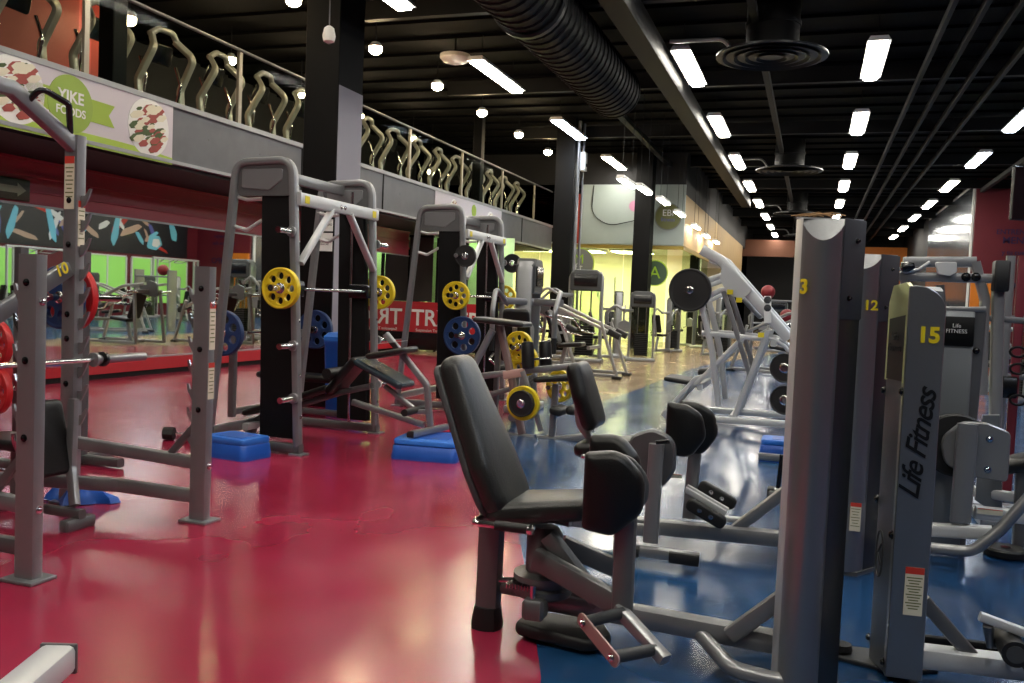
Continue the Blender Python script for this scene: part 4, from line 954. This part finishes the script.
a=M(); a.pad(rpoly([(-.22,-.13),(.22,-.13),(.22,.13),(-.22,.13)],.04),(c.x-.25,c.y+.1,.42),V((1,0,0)),V((0,1,0)),.06,.025); a.build('seat',vinyl,t)
a=M(); a.rtube([(c.x-.25,c.y+.1,.1),(c.x-.25,c.y+.1,.4)],.05,.05,upv=(1,0,0)); a.build('seat_post',greyd,t)
# blue cloth on floor
g=az(78,500); 
a=M(); R_=random.Random(3); rings=[]
n1=22
for k,(rr,z) in enumerate(((1,.004),(.92,.03),(.6,.07),(.25,.085),(.02,.09))):
    rings.append([g+V((rr*(.17+.05*math.sin(3*th+1)+.03*math.sin(7*th))*math.cos(th)*1.15,rr*(.14+.04*math.sin(4*th))*math.sin(th),z*(1+.4*math.sin(5*th+k)))) for th in [2*PI*i/n1 for i in range(n1)]])
a.loft(rings); tag(a.build('blue_towel',bluep),'crumpled blue cloth lying on the floor under the left squat rack','towel')
# near-left corner bench end
t=thing('flat_bench','pale metal end of a bench frame at the bottom left corner','bench',(-2.2,1.9,0))
e=az(52,664,.36)
dd=(az(10,700,.36)-e).normalized()
a=M(); a.rtube([e-dd*.03,e+dd*.9],.085,.07,c=.2); f_=a.build('frame_rail',pale,t)
a=M(); sdv=dd.cross(V((0,0,1))); a.obox(e-dd*.035,dd,sdv,(.012,.09,.075),.003); a.build('end_cap',greyd,f_)
for q in (.06,.85):
    p=e+dd*q; a=M(); a.rtube([(p.x,p.y,.02),(p.x,p.y,.33)],.05,.05,upv=(1,0,0)); l=a.build('leg',greyd,t)
    a=M(); a.box((p.x-.06,p.y-.06,0),(p.x+.06,p.y+.06,.02),.005); a.build('foot_plate',rubber,l)
# ================================================================== AEROBIC STEPS + DECLINE BENCH
def step(x0,x1,y0,y1,rz,label):
    c=V(((x0+x1)/2,(y0+y1)/2,0)); t=thing('aerobic_step',label,'step platform',c,'blue step platforms'); w=(x1-x0)/2;d=(y1-y0)/2
    a=M(); a.loft([[c+V((p*k,q*k2,z)) for p,q in rpoly([(-w,-d),(w,-d),(w,d),(-w,d)],.06)] for k,k2,z in ((1,1,0),(1,1,.02),(.97,.955,.1),(.93,.9,.115))]); a.build('body',bluep,t,ang=50)
    a=M(); a.loft([[c+V((p*k,q*k2,z)) for p,q in rpoly([(-w,-d),(w,-d),(w,d),(-w,d)],.06)] for k,k2,z in ((.93,.9,.115),(.95,.93,.12),(.95,.93,.15),(.92,.9,.16),(.85,.75,.16))]); a.build('top_deck',tpblue,t,ang=50)
    a=M(); a.box((c.x-w*.6,c.y-d*.55,.160),(c.x+w*.6,c.y+d*.55,.163)); a.build('grip_mat',bluep,t)
    t.rotation_euler=(0,0,rz); return t
step(-3.12,-2.58,6.3,6.85,.12,'blue plastic step platform under the right foot of the decline bench')
step(-4.35,-3.91,5.60,5.93,-.14,'blue plastic step platform under the left end of the decline bench')
p=az(775,450); step(p.x-.12,p.x+.4,8.0,8.35,0,'small blue step platform lying on the blue floor left of tower 3')
t=thing('decline_bench','black padded decline bench propped across two blue steps','bench',(-3.4,6.7,0))
YD=6.62
def D(x,y): return ay(x,y,YD)
def rtm(name,pts,w,h,mm,fil=.05):
    a=M(); a.rtube([D(*p) for p in pts],w,h,fil=fil,upv=(0,1,0)); return a.build(name,mm,t)
def pd(name,p,q,wd,th,mm,dy=0):
    P_=D(*p)+V((0,dy,0));Q=D(*q)+V((0,dy,0)); L=(P_-Q).length
    a=M(); a.pad(rpoly([(-L/2,-wd/2),(L/2,-wd/2),(L/2,wd/2),(-L/2,wd/2)],.04),(P_+Q)/2,(Q-P_),V((0,1,0)),th,th*.42); return a.build(name,mm,t)
rtm('main_rail',((250,424),(262,417),(304,404),(342,392),(372,386)),.05,.06,greyd)
rtm('lower_rail',((353,402),(424,425)),.05,.055,grey)
rtm('front_post',((386,334),(427,385),(430,426)),.05,.055,grey,.08)
rtm('seat_strut',((385,386),(418,412),(428,412)),.04,.045,grey)
a=M(); p=D(428,430); a.rtube([p+V((-.02,-.28,0)),p+V((.06,.25,0))],.05,.055); o=a.build('cross_foot',grey,t)
a=M(); a.obox(p+V((-.021,-.29,0)),(0,1,0),(1,0,0),(.012,.056,.05),.002); a.build('end_cap',rubber,o)
pd('seat_pad',(361,360),(408,386),.3,.06,mat('blue_black_vinyl',(44,58,66),.22) )
pd('thigh_pad',(333,392),(362,358),.28,.07,vinyl)
pd('head_pad',(375,356),(414,349),.3,.05,vinylg,-.04)
pd('back_pad',(250,412),(306,396),.28,.06,vinyl)
pd('back_pad',(304,396),(335,386),.26,.05,vinyl)
a=M(); a.rtube([D(253,420),D(250,432)],.1,.08,upv=(0,1,0)); o=a.build('rear_foot',greyd,t)
a=M(); a.rtube([D(259,424)+V((0,-.2,0)),D(259,424)+V((0,.2,0))],.06,.06); a.build('rear_foot_bar',pale,t)
for k,(x,y) in enumerate(((340,372),(416,410))):
    a=M(); p=D(x,y); a.cyl(p+V((0,-.22,0)),p+V((0,.22,0)),.045 if k==0 else .03,n=16); a.build('ankle_roller',rubber,t)
bp=D(397,346); a=M(); a.obox((bp.x,YD-.08,bp.z+.035),(.98,0,.15),(0,1,0),(.2,.14,.003)); tag(a.build('paper_sheet',white,smooth=False),'white sheet of paper lying on the head pad of the decline bench','paper')
# blue bin
t=thing('blue_bin','tall blue bin with a lighter lid behind the nearer arched rack','bin',(-4.62,8.25,0))
a=M(); a.loft([[V((-4.63+p*k,8.3+q*k,z)) for p,q in rpoly([(-.17,-.17),(.17,-.17),(.17,.17),(-.17,.17)],.03)] for k,z in ((.85,0),(1,.75),(1.03,.76),(1.03,.78))]); a.build('body',bluep,t)
a=M(); a.loft([[V((-4.63+p*k,8.3+q*k,z)) for p,q in rpoly([(-.18,-.18),(.18,-.18),(.18,.18),(-.18,.18)],.04)] for k,z in ((1,.78),(1,.82),(.8,.86),(.4,.87))]); a.build('lid',tpblue,t)
# bench rack with barbell behind nearer smith
t=thing('bench_press','black bench with tall uprights seen between the arched rack side frames','bench',(-5.2,7.5,0))
for y in (7.3,8.3):
    a=M(); a.rtube([(-5.3,y,.03),(-5.3,y,.84)],.06,.07,upv=(1,0,0)); u=a.build('upright',greyd,t)
    a=M(); a.rtube([(-5.25,y,.82),(-5.19,y,.78),(-5.17,y,.87)],.03,.03,fil=.02); a.build('bar_hook',grey,u)
a=M(); a.rtube([(-5.3,7.3,.08),(-5.3,8.3,.08)],.06,.06); a.rtube([(-5.3,7.8,.08),(-4.3,7.8,.08)],.06,.06); a.build('base_frame',greyd,t)
a=M(); a.pad(rpoly([(-.55,-.14),(.55,-.14),(.55,.14),(-.55,.14)],.04),(-4.75,7.8,.42),(1,0,0),(0,1,0),.07,.03); a.build('bench_pad',vinyl,t)
a=M(); a.rtube([(-4.35,7.8,.08),(-4.35,7.8,.4)],.06,.06,upv=(1,0,0)); a.rtube([(-5.15,7.8,.08),(-5.15,7.8,.4)],.06,.06,upv=(1,0,0)); a.build('leg',greyd,t)
t=thing('barbell','dark barbell with blue plates racked behind the nearer arched rack','barbell',(-5.2,7.8,.86))
a=M(); a.cyl((-5.2,7.05,.86),(-5.2,8.55,.86),.014); a.build('shaft',blackg,t)
for y,s in ((7.05,-1),(8.55,1)):
    a=M(); a.cyl((-5.2,y,.86),(-5.2,y+s*.35,.86),.025); a.lathe([(.04,0),(.04,.02)],(-5.2,y,.86),(0,s,0)); a.build('sleeve',chrome,t)
plate('blue',(-5.2,7.0,.86),(0,1,0),'blue weight plate on the near end of the racked barbell at left')
plate('blue',(-5.2,8.62,.86),(0,1,0),'blue weight plate on the far end of the racked barbell')
# small black footrest pieces near left smith
t=thing('dumbbell','short black dumbbell on the floor left of the left blue step','dumbbell',(-4.6,5.6,0))
g=az(178,441); a=M(); a.cyl(g+V((-.09,0,.055)),g+V((.09,.06,.055)),.014); a.build('handle',chrome,t)
for s in (-1,1):
    a=M(); a.cyl(g+V((.05*s,.017*s+.03,.055)),g+V((.13*s,.045*s+.03,.055)),.055,n=8); a.build('head',rubber,t)
# ================================================================== MIDDLE GROUND
# ---- leg lever machine with yellow plates (behind the near backrest)
YL=8.0
t=thing('leg_curl_machine','grey lever machine with a black table top and several yellow weight plates','exercise machine',(-2.5,8.0,0))
def Q(x,y,Yp=None): return ay(x,y,Yp or YL)
def br(t,name,pts,w,h,mm,Yp,fil=.05,dy=0,q=0):
    a=M(); a.rtube([ay(*p,Yp)+V((0,dy+q*i,0)) for i,p in enumerate(pts)],w,h,fil=fil,upv=(0,1,0)); return a.build(name,mm,t)
def tb(t,name,pts,r,mm,Yp,fil=.05,dy=0,q=0):
    a=M(); a.tube([ay(*p,Yp)+V((0,dy+q*i,0)) for i,p in enumerate(pts)],r,fil=fil,n=10,upv=(0,1,0)); return a.build(name,mm,t)
def pdd(t,name,p,q,wd,th,mm,Yp,rad=.04):
    P_=ay(*p,Yp);Q_=ay(*q,Yp); L=(P_-Q_).length
    a=M(); a.pad(rpoly([(-L/2,-wd/2),(L/2,-wd/2),(L/2,wd/2),(-L/2,wd/2)],rad),(P_+Q_)/2,(Q_-P_),V((0,1,0)),th,th*.42); return a.build(name,mm,t)
rose=mat('rose_grey_enamel',(134,112,108),.4,.4)
pdd(t,'table_pad',(478,319),(528,325),.34,.05,vinylg,YL)
br(t,'upright',((500,326),(512,380),(522,434)),.06,.09,rose,YL)
tb(t,'brace_tube',((497,330),(480,362),(476,374)),.035,grey,YL,dy=-.12)
br(t,'rear_upright',((492,326),(488,420)),.05,.06,greyd,YL,dy=.2)
br(t,'mid_rail',((482,376),(515,372),(572,366)),.06,.06,grey,YL)
br(t,'low_rail',((478,398),(514,388)),.05,.05,greyd,YL)
br(t,'base_rail',((500,436),(560,440),(590,436)),.07,.07,grey,YL,q=.0)
br(t,'lever_arm',((529,370),(536,390),(547,428)),.04,.06,grey,YL,dy=-.2)
pdd(t,'seat_pad',(538,379),(576,377),.36,.05,vinyl,YL)
br(t,'seat_post',((556,384),(552,436)),.06,.06,grey,YL)
for x,dy in ((531,-.1),(543,.08)):
    p=ay(x,355,YL)+V((0,dy,0)); a=M(); a.lathe([(.03,-.13),(.055,-.12),(.06,-.08),(.06,.08),(.055,.12),(.03,.13)],p,(-.12,.12,1),n=18); a.build('roller_pad',vinyl,t)
tb(t,'roller_axle',((522,360),(552,358)),.012,chrome,YL)
tb(t,'foot_tube',((541,432),(549,446),(571,448)),.012,chrome,YL,dy=-.2)
tb(t,'foot_tube',((572,420),(580,434),(590,434)),.012,chrome,YL,dy=.2)
br(t,'pink_joint',((505,375),(526,372)),.08,.05,mat('rose_block',(186,150,140),.4),YL,dy=-.03)
pdd(t,'ankle_pad',(553,408),(566,412),.3,.08,rubber,YL)
pdd(t,'ankle_pad',(569,408),(579,411),.3,.08,rubber,YL)
p=ay(533,400,YL)+V((0,-.3,0)); a=M(); a.cyl(p+V((0,.1,0)),p-V((0,.1,0)),.024); a.build('weight_peg',chrome,t)
plate('yellow',p,(.1,1,0),'yellow weight plate behind a black one low on the lever machine')
plate('small',p-V((0,.05,0)),(.1,1,0),'black weight plate in front of a yellow one, low on the lever machine')
p=ay(519,347,YL+.4); a=M(); a.cyl(p-V((0,.2,0)),p+V((0,.25,0)),.024); a.build('weight_peg',chrome,t)
plate('yellow',p,(.25,1,0),'upper yellow weight plate under the table top of the lever machine')
plate('yellow',p+V((.03,.1,-.14)),(.25,1,0),'second upper yellow weight plate hanging lower under the lever machine table')
p=ay(560,386,YL+.4); plate('yellow',p,(.4,1,0),'yellow weight plate hanging under the lever machine seat'); a=M(); a.cyl(p,p-V((.05,.25,0)),.024); a.build('weight_peg',chrome,t)

# ---- generic selectorised machine
def selector(label,loc,rz,h=1.5,flip=1,mm=grey):
    t=thing('weight_machine',label,'exercise machine',(0,0,0))
    w=.27
    for s in (-1,1):
        a=M(); a.sweep([(s*w,0,.02),(s*w,0,h-.12),(s*(w-.04),0,h-.02)],rrect(.05,.16,.02),(0,1,0)); a.build('side_frame',mm,t)
    a=M(); a.pad(rpoly([(-w,-.17),(w,-.17),(w,.12),(w-.09,.19),(-w+.09,.19),(-w,.12)],.03),(0,0,h-.17),V((1,0,0)),V((0,0,1)),.2,.03); o=a.build('top_hood',panel,t)
    a=M(); a.box((-.2,-.115,h-.26),(.2,-.105,h-.06),.003); pl=a.build('placard',blackg,o); text('placard_print','Life Fitness',(0,-.108,h-.12),(1,0,0),(0,0,1),.05,white,pl)
    for s in (-1,1):
        a=M(); a.cyl((s*.09,0,.08),(s*.09,0,h-.3),.012); a.build('guide_rod',chrome,t)
    a=M()
    for k in range(12): a.box((-.15,-.06,.12+k*.042),(.15,.06,.157+k*.042),.004)
    a.build('weight_stack',black,t)
    a=M(); a.box((-.24,.08,.1),(.24,.085,h-.3)); a.build('rear_shield',pane,t,smooth=False)
    a=M(); a.box((-.33,-.16,0),(.33,.16,.07),.015); a.build('base_plate',grey,t)
    f=flip
    a=M(); a.rtube([(f*.25,-.05,.07),(f*1.15,-.1,.07)],.07,.07); a.build('base_beam',mm,t)
    a=M(); a.rtube([(f*1.1,-.1,.05),(f*1.0,-.1,.45)],.06,.06,upv=(0,1,0)); a.build('seat_post',mm,t)
    a=M(); a.pad(rpoly([(-.18,-.18),(.18,-.15),(.18,.15),(-.18,.18)],.05),(f*.92,-.1,.5),(1,0,0),(0,1,0),.07,.03); a.build('seat',vinyl,t)
    a=M(); a.pad(rpoly([(-.15,-.25),(.15,-.25),(.12,.25),(-.12,.25)],.05),(f*1.12,-.1,.82),(0,1,0),(f*.2,0,1),.07,.03); a.build('backrest',vinyl,t)
    a=M(); a.rtube([(f*1.1,-.1,.45),(f*1.2,-.1,.9)],.05,.04,upv=(0,1,0)); a.build('backrest_support',mm,t)
    for s in (-1,1):
        a=M(); a.tube([(f*.35,s*.25-.1,h-.45),(f*.6,s*.32-.1,h-.3),(f*.8,s*.3-.1,h-.5),(f*.78,s*.3-.1,h-.75)],.025,fil=.1); ar=a.build('press_arm',mm,t)
        a=M(); a.cyl((f*.78,s*.3-.1,h-.75),(f*.775,s*.3-.1,h-.9),.024); a.build('grip',rubber,ar)
        a=M(); a.tube([(f*.9,s*.22-.1,.52),(f*.95,s*.28-.1,.58),(f*.78,s*.28-.1,.62)],.013,fil=.02); a.build('seat_handle',chrome,t)
    a=M(); a.rtube([(f*.22,-.1,h-.42),(f*.4,.2,h-.42)],.07,.07); a.rtube([(f*.22,-.1,h-.42),(f*.4,-.4,h-.42)],.07,.07); a.build('pivot_bar',mm,t)
    a=M(); a.prism([(f*.4+p,-.12,.75+q) for p,q in rpoly([(-.14,-.12),(.12,-.1),(.14,.12),(0,.17),(-.12,.1)],.06)],(0,.06,0),.008); a.build('cam_cover',mm,t)
    t.location=loc; t.rotation_euler=(0,0,rz); return t
base=selector('silver selector machine with a dark hood directly left of the far black pillar',V((-3.95,19.2,0)),0.15,1.55,-1)
g=az(640,361)
base.location=(g.x,g.y,0)
def sel(px,py,rz,label,sc=1.0):
    g=az(px,py); return copy_tree(base,loc=(g.x,g.y,0),rz=rz,label=label,scale=(sc,sc,sc))
sel(583,362,.1,'tall grey weight machine with a black hood in front of the pillar with pipes',1.25)
sel(672,352,1.2,'small grey weight machine beside the far corner of the yellow room',.95)
sel(524,410,1.7,'pale grey weight cabinet just right of the farther arched rack',1.12)
sel(616,356,-1.3,'grey cable machine with many arms in the cluster left of the tan walkway',1.0)
sel(700,348,-.6,'distant grey weight machine on the tan walkway near the glass corner',1.0)
sel(722,356,1.1,'distant grey weight machine seen through the big lever press',1.0)
sel(775,352,0.2,'distant grey weight machine behind the right legs of the big lever press',1.0)
for k,(x,y,rz,lb) in enumerate(((3.2,16.0,-1.4,'grey weight machine deep in the right aisle, first beyond the cable frame'),(4.6,18.5,-1.4,'grey weight machine deep in the right aisle, second beyond the cable frame'),(4.7,21.5,1.5,'grey weight machine seen in the mirror before the first green window'),(5.3,24.0,1.3,'grey weight machine seen in the mirror before the middle green window'),(5.6,27.0,1.6,'grey weight machine seen in the mirror before the last green window'),(3.6,26.0,.4,'grey weight machine near the maroon wall return'),(1.6,19.0,1.6,'grey weight machine in the middle of the far blue floor'))):
    copy_tree(base,loc=(x,y,0),rz=rz,label=lb)
# multi-cable frame seen in mirror
def cable_frame(label,x,y,rz):
    t=thing('cable_crossover',label,'exercise machine',(0,0,0))
    for s in (-1,1):
        for d in (-.12,.12):
            a=M(); a.rtube([(s*1.2+d,0,0),(s*1.2+d,0,2.25)],.06,.08,upv=(0,1,0)); a.build('upright',pale,t)
        a=M(); a.box((s*1.2-.35,-.3,0),(s*1.2+.35,.3,.06),.01); a.build('base_plate',grey,t)
        a=M()
        for k in range(14): a.box((s*1.2-.08,-.05,.1+k*.05),(s*1.2+.08,.05,.145+k*.05))
        a.build('weight_stack',black,t,smooth=False)
    a=M(); a.rtube([(-1.35,0,2.28),(1.35,0,2.28)],.08,.08); a.build('top_beam',pale,t)
    for k in (-.4,.4):
        a=M(); a.tube([(k-.3,0,2.26),(k-.25,-.25,2.15),(k+.25,-.25,2.15),(k+.3,0,2.26)],.018,fil=.06); a.build('pull_up_bar',pale,t)
    t.location=(x,y,0); t.rotation_euler=(0,0,rz); return t
cf=cable_frame('tall pale cable crossover frame seen in the mirror before the green windows',6.4,22.9,1.57)
copy_tree(cf,loc=(6.5,29.6,0),rz=1.57,label='second pale cable crossover frame, farther right in the mirror')
# ---- plate-loaded lever pair left of the walkway
def lever(label,px,py,sc=1):
    g=az(px,py)
    t=thing('lever_press',label,'exercise machine',(0,0,0))
    for s in (-1,1):
        a=M(); a.rtube([(-1.3,s*.3,1.28),(-.8,s*.34,1.22),(.25,s*.30,.78)],.05,.09,fil=.2,upv=(0,1,0)); ar=a.build('lever_arm',mm_l,t)
        a=M(); a.rtube([(.22,s*.30,.8),(.42,s*.30,.71)],.11,.12,upv=(0,1,0)); a.build('foot_pad',rubber,ar)
        a=M(); a.rtube([(-1.1,s*.38,1.15),(-1.2,s*.42,.04)],.05,.07,upv=(0,1,0)); a.build('rear_leg',grey,t)
        a=M(); a.rtube([(.1,s*.38,.95),(.42,s*.42,.04)],.05,.06,upv=(0,1,0)); l=a.build('front_leg',mm_l,t)
        a=M(); a.box((.34,s*.42-.06,0),(.5,s*.42+.06,.05),.01); a.build('rubber_foot',rubber,l)
        a=M(); a.tube([(-1.0,s*.3,1.05),(-.6,s*.5,.95),(-.45,s*.5,.75),(-.2,s*.5,.72)],.018,fil=.08); a.build('hand_bar',chrome,t)
        a=M(); a.cyl((-1.15,s*.36,1.1),(-1.15,s*.66,1.12),.024); a.build('storage_peg',chrome,t)
        a=M(); a.rtube([(-1.2,s*.42,.05),(.42,s*.42,.05)],.05,.06); a.build('base_rail',grey,t)
    a=M(); a.rtube([(-1.12,-.4,1.12),(-1.12,.4,1.12)],.06,.08); a.build('cross_bar',grey,t)
    a=M(); a.rtube([(-.1,-.4,.5),(-.1,.4,.5)],.06,.06); a.build('cross_bar',grey,t)
    a=M(); a.rtube([(-.7,-.42,.05),(-.7,.42,.05)],.06,.06); a.build('cross_bar',grey,t)
    a=M(); a.pad(rpoly([(-.3,-.17),(.3,-.17),(.3,.17),(-.3,.17)],.05),(-.85,0,.82),V((-.35,0,1)),V((0,1,0)),.08,.03); a.build('backrest',vinyl,t)
    a=M(); a.pad(rpoly([(-.22,-.18),(.22,-.18),(.22,.18),(-.22,.18)],.05),(-.5,0,.52),V((1,0,.1)),V((0,1,0)),.08,.03); a.build('seat',vinyl,t)
    a=M(); a.rtube([(-.7,0,.06),(-.6,0,.5)],.07,.07,upv=(0,1,0)); a.build('seat_post',grey,t)
    a=M(); a.prism([(-1.15+p,-.02,1.15+q) for p,q in rpoly([(-.25,-.15),(.2,-.1),(.25,.1),(0,.2),(-.2,.15)],.08)],(0,.04,0)); a.build('pivot_plate',greyd,t)
    t.location=(g.x,g.y,0); t.scale=(sc,)*3; return t
mm_l=mat('worn_grey_enamel',(160,160,158),.35,.5)
lv=lever('grey lever press with long sloping arms and black foot pads, left of the walkway',598,376,1.0)
g=az(553,366); copy_tree(lv,loc=(g.x,g.y,0),rz=.25,label='grey lever press with sloping arms, leftmost of three, behind the yellow plates')
g=az(566,353); copy_tree(lv,loc=(g.x,g.y,0),rz=-.15,label='hindmost of the grey lever presses, behind the other two')
# ---- big plate-loaded hack press frame
YH=9.9
t=thing('sled_press','large silver plate-loaded press with a steep twin-rail sled and one black disc','exercise machine',(-.8,9.9,0))
for s,dy in enumerate((-.38,.42)):
    br(t,'sled_rail',((706,252),(724,262),(790,338)),.11,.09,pale,YH,fil=.03,dy=dy)
    br(t,'front_upright',((703,292),(716,350),(722,402)),.06,.09,pale,YH,dy=dy)
    br(t,'rear_upright',((770,330),(738,412)),.06,.09,pale,YH,dy=dy)
    br(t,'inner_upright',((727,292),(752,372)),.05,.08,grey,YH,dy=dy)
    br(t,'cross_brace',((746,336),(700,382)),.05,.08,pale,YH,dy=dy)
    br(t,'base_rail',((672,412),(790,420)),.07,.08,pale,YH,dy=dy)
    br(t,'mid_rail',((706,332),(765,338)),.05,.06,pale,YH,dy=dy)
    tb(t,'hand_grip',((762,336),(775,338),(786,345),(790,350)),.02,pale,YH,dy=dy)
    br(t,'weight_arm',((702,285),(728,276),(740,282)),.06,.08,pale,YH,dy=dy)
    br(t,'weight_arm',((706,300),(724,291),(742,288)),.05,.07,pale,YH,dy=dy)
    o=br(t,'foot_strut',((668,412),(700,376),(716,372)),.05,.06,pale,YH,dy=dy)
for y0 in ((735,414),(672,412),(775,342),(716,262),(704,384)):
    p=ay(*y0,YH); a=M(); a.rtube([p+V((0,-.4,0)),p+V((0,.44,0))],.06,.07,upv=(0,0,1)); a.build('cross_bar',pale,t)
pdd(t,'foot_pad',(667,377),(695,382),.5,.05,rubber,YH)
pdd(t,'black_joint',(699,372),(714,372),.3,.09,rubber,YH)
pdd(t,'shoulder_pad',(736,290),(762,318),.4,.05,grey,YH)
a=M(); a.prism([ay(x,y,YH-.46) for x,y in ((722,262),(738,275),(752,290),(742,300),(728,294),(720,280))],(0,.02,0)); a.build('gusset_plate',pale,t)
a=M(); a.prism([ay(x,y,YH-.47) for x,y in ((764,296),(771,296),(771,323),(764,323))],(0,.05,0),.004); o=a.build('stop_plate',white,t)
bolts(o,[ay(767.5,300,YH-.47),ay(767.5,308,YH-.47)],(0,-1,0),.025,panel)
for x,y in ((730,292),(739,300),(761,335)):
    p=ay(x,y,YH-.48); a=M(); a.obox(p,(1,0,0),(0,0,1),(.06,.05,.01)); a.build('yellow_tag',ynum,t,smooth=False)
a=M(); p=ay(737,294,YH-.44); a.obox(p,(1,0,0),(0,0,1),(.1,.05,.01)); a.build('white_tag',white,t,smooth=False)
p=ay(690,290,YH-.45); a=M(); a.cyl(p+V((.1,.5,0)),p+V((-.02,-.14,0)),.024); a.build('weight_peg',chrome,t)
plate('black',p,(.15,1,0),'large black weight plate high on the left of the silver press')
# a pale second press behind
g=az(760,372); copy_tree(lv,loc=(g.x,g.y,0),rz=2.6,label='grey lever press mostly hidden behind the large silver press')
# discs right of press
for k,((x,y),lb) in enumerate((((785,368),'black weight plate beside the edge of tower 3, highest of three'),((785,400),'black weight plate beside the edge of tower 3, middle one'))):
    p=ay(x,y,7.6); plate('small',p,(.25,1,0),lb) if k else plate('small',p,(.25,1,0),lb)
px=ay(787,380,7.75)
t=thing('plate_stand','grey plate stand hidden behind tower 3 holding black plates','plate stand',(px.x+.05,7.85,0))
a=M(); a.rtube([(px.x+.05,7.85,.03),(px.x+.05,7.85,1.1)],.06,.06,upv=(1,0,0)); a.build('upright',grey,t)
a=M(); a.rtube([(px.x-.2,7.85,.04),(px.x+.3,7.85,.04)],.06,.06); a.build('base_frame',grey,t)
for y in (368,400): 
    p=ay(785,y,7.6); a=M(); a.cyl(p+V((0,.22,0)),p-V((0,.05,0)),.022); a.build('storage_peg',chrome,t)
# small pedal of a hidden machine left of tower 3
t=thing('hip_machine','dark lever foot of a machine mostly hidden behind tower 3','exercise machine',(-.1,6.4,0))
br(t,'lever_arm',((782,455),(778,488)),.03,.04,blackg,6.4); br(t,'foot_bar',((770,492),(800,488)),.04,.05,pale,6.4)
a=M(); p=ay(771,492,6.4); a.obox(p,(1,0,0),(0,0,1),(.05,.07,.1),.01); a.build('rubber_foot',rubber,t)
q=ay(800,480,6.4); a=M(); a.rtube([(q.x,6.4,.02),(q.x,6.4,1.2)],.08,.1,upv=(1,0,0)); a.build('upright',greyd,t); a=M(); a.box((q.x-.2,6.3,0),(q.x+.2,6.5,.05),.01); a.build('base_plate',greyd,t)
# red round signs in the distance
for k,(x,y) in enumerate(((768,292),(787,316))):
    p=ay(x,y,20.0); t=thing('red_ball','round red exercise ball on a far rack, %s'%('upper one left','lower one right')[k],'ball',p); a=M(); a.lathe([(.15*math.sin(PI*i/12),-.15*math.cos(PI*i/12)) for i in range(13)],p); a.build('ball_skin',mat('ball_red%d'%k,(120,22,30),.5),t)
p=ay(768,292,20.0)
t=thing('ball_rack','thin grey rack holding red balls in the distance','rack',(p.x,20,0))
for z in (p.z-.18,ay(787,316,20).z-.18):
    a=M(); a.tube([(p.x-.3,19.85,z),(p.x+.8,19.85,z)],.02); a.build('rail',grey,t); a=M(); a.tube([(p.x-.3,20.15,z),(p.x+.8,20.15,z)],.02); a.build('rail',grey,t)
for x in (-.3,.8):
    a=M(); a.rtube([(p.x+x,20,0),(p.x+x,20,p.z)],.05,.35,upv=(0,1,0)); a.build('side_frame',grey,t)
# ================================================================== MEZZANINE CARDIO MACHINES
champ=mat('champagne_metal',(176,172,160),.35,.35)
t=thing('cross_trainer','','cross trainer',(0,0,0),'cardio machines on the mezzanine')
for s in (-1,1):
    a=M(); a.rtube([(.15,s*.34,.2),(.05,s*.36,.95),(.30,s*.34,1.35),(.1,s*.2,1.56)],.07,.09,fil=.12,upv=(0,1,0)); ar=a.build('frame_arm',champ,t)
    a=M(); a.tube([(-.0,s*.28,.5),(.12,s*.30,1.0),(.02,s*.3,1.25)],.022,fil=.1); a.build('moving_handle',chrome,ar)
a=M(); a.tube([(.1,-.24,1.54),(.14,-.12,1.64),(.14,.12,1.64),(.1,.24,1.54)],.04,fil=.1,n=10); a.build('top_arch',champ,t)
a=M(); a.pad(rpoly([(-.2,-.13),(.2,-.13),(.17,.13),(-.17,.13)],.04),(.05,0,1.35),V((0,1,0)),V((.35,0,1)),.06,.02); c_=a.build('console',blackg,t)
a=M(); a.sweep([(.55,0,.02),(.6,0,.2),(.5,0,.42)],rrect(.5,.35,.1),(0,1,0)); a.build('front_cover',panel,t)
a=M(); a.box((-1.0,-.36,.03),(.5,.36,.2),.03); a.build('deck',blackg,t)
for s in (-1,1):
    a=M(); a.box((-.8,s*.2-.08,.2),(-.35,s*.2+.08,.26),.02); a.build('foot_plate',panel,t)
ct=t; ct.location=(-8.35,5.2,2.95)
ys=[6.35+k*1.12 for k in range(17)]
ct.location=(-8.35,5.2,2.95); ct['label']='champagne grey cardio machine at the far left end of the mezzanine row'
words=['second','third','fourth','fifth','sixth','seventh','eighth','ninth','tenth','eleventh','twelfth','thirteenth','fourteenth','fifteenth','sixteenth','seventeenth','last']
for k,y in enumerate(ys):
    copy_tree(ct,loc=(-8.35,y,2.95),rz=(.06 if k%3 else -.1),label='champagne grey cardio machine behind the parapet, %s from the left end'%words[k],group='cardio machines on the mezzanine')
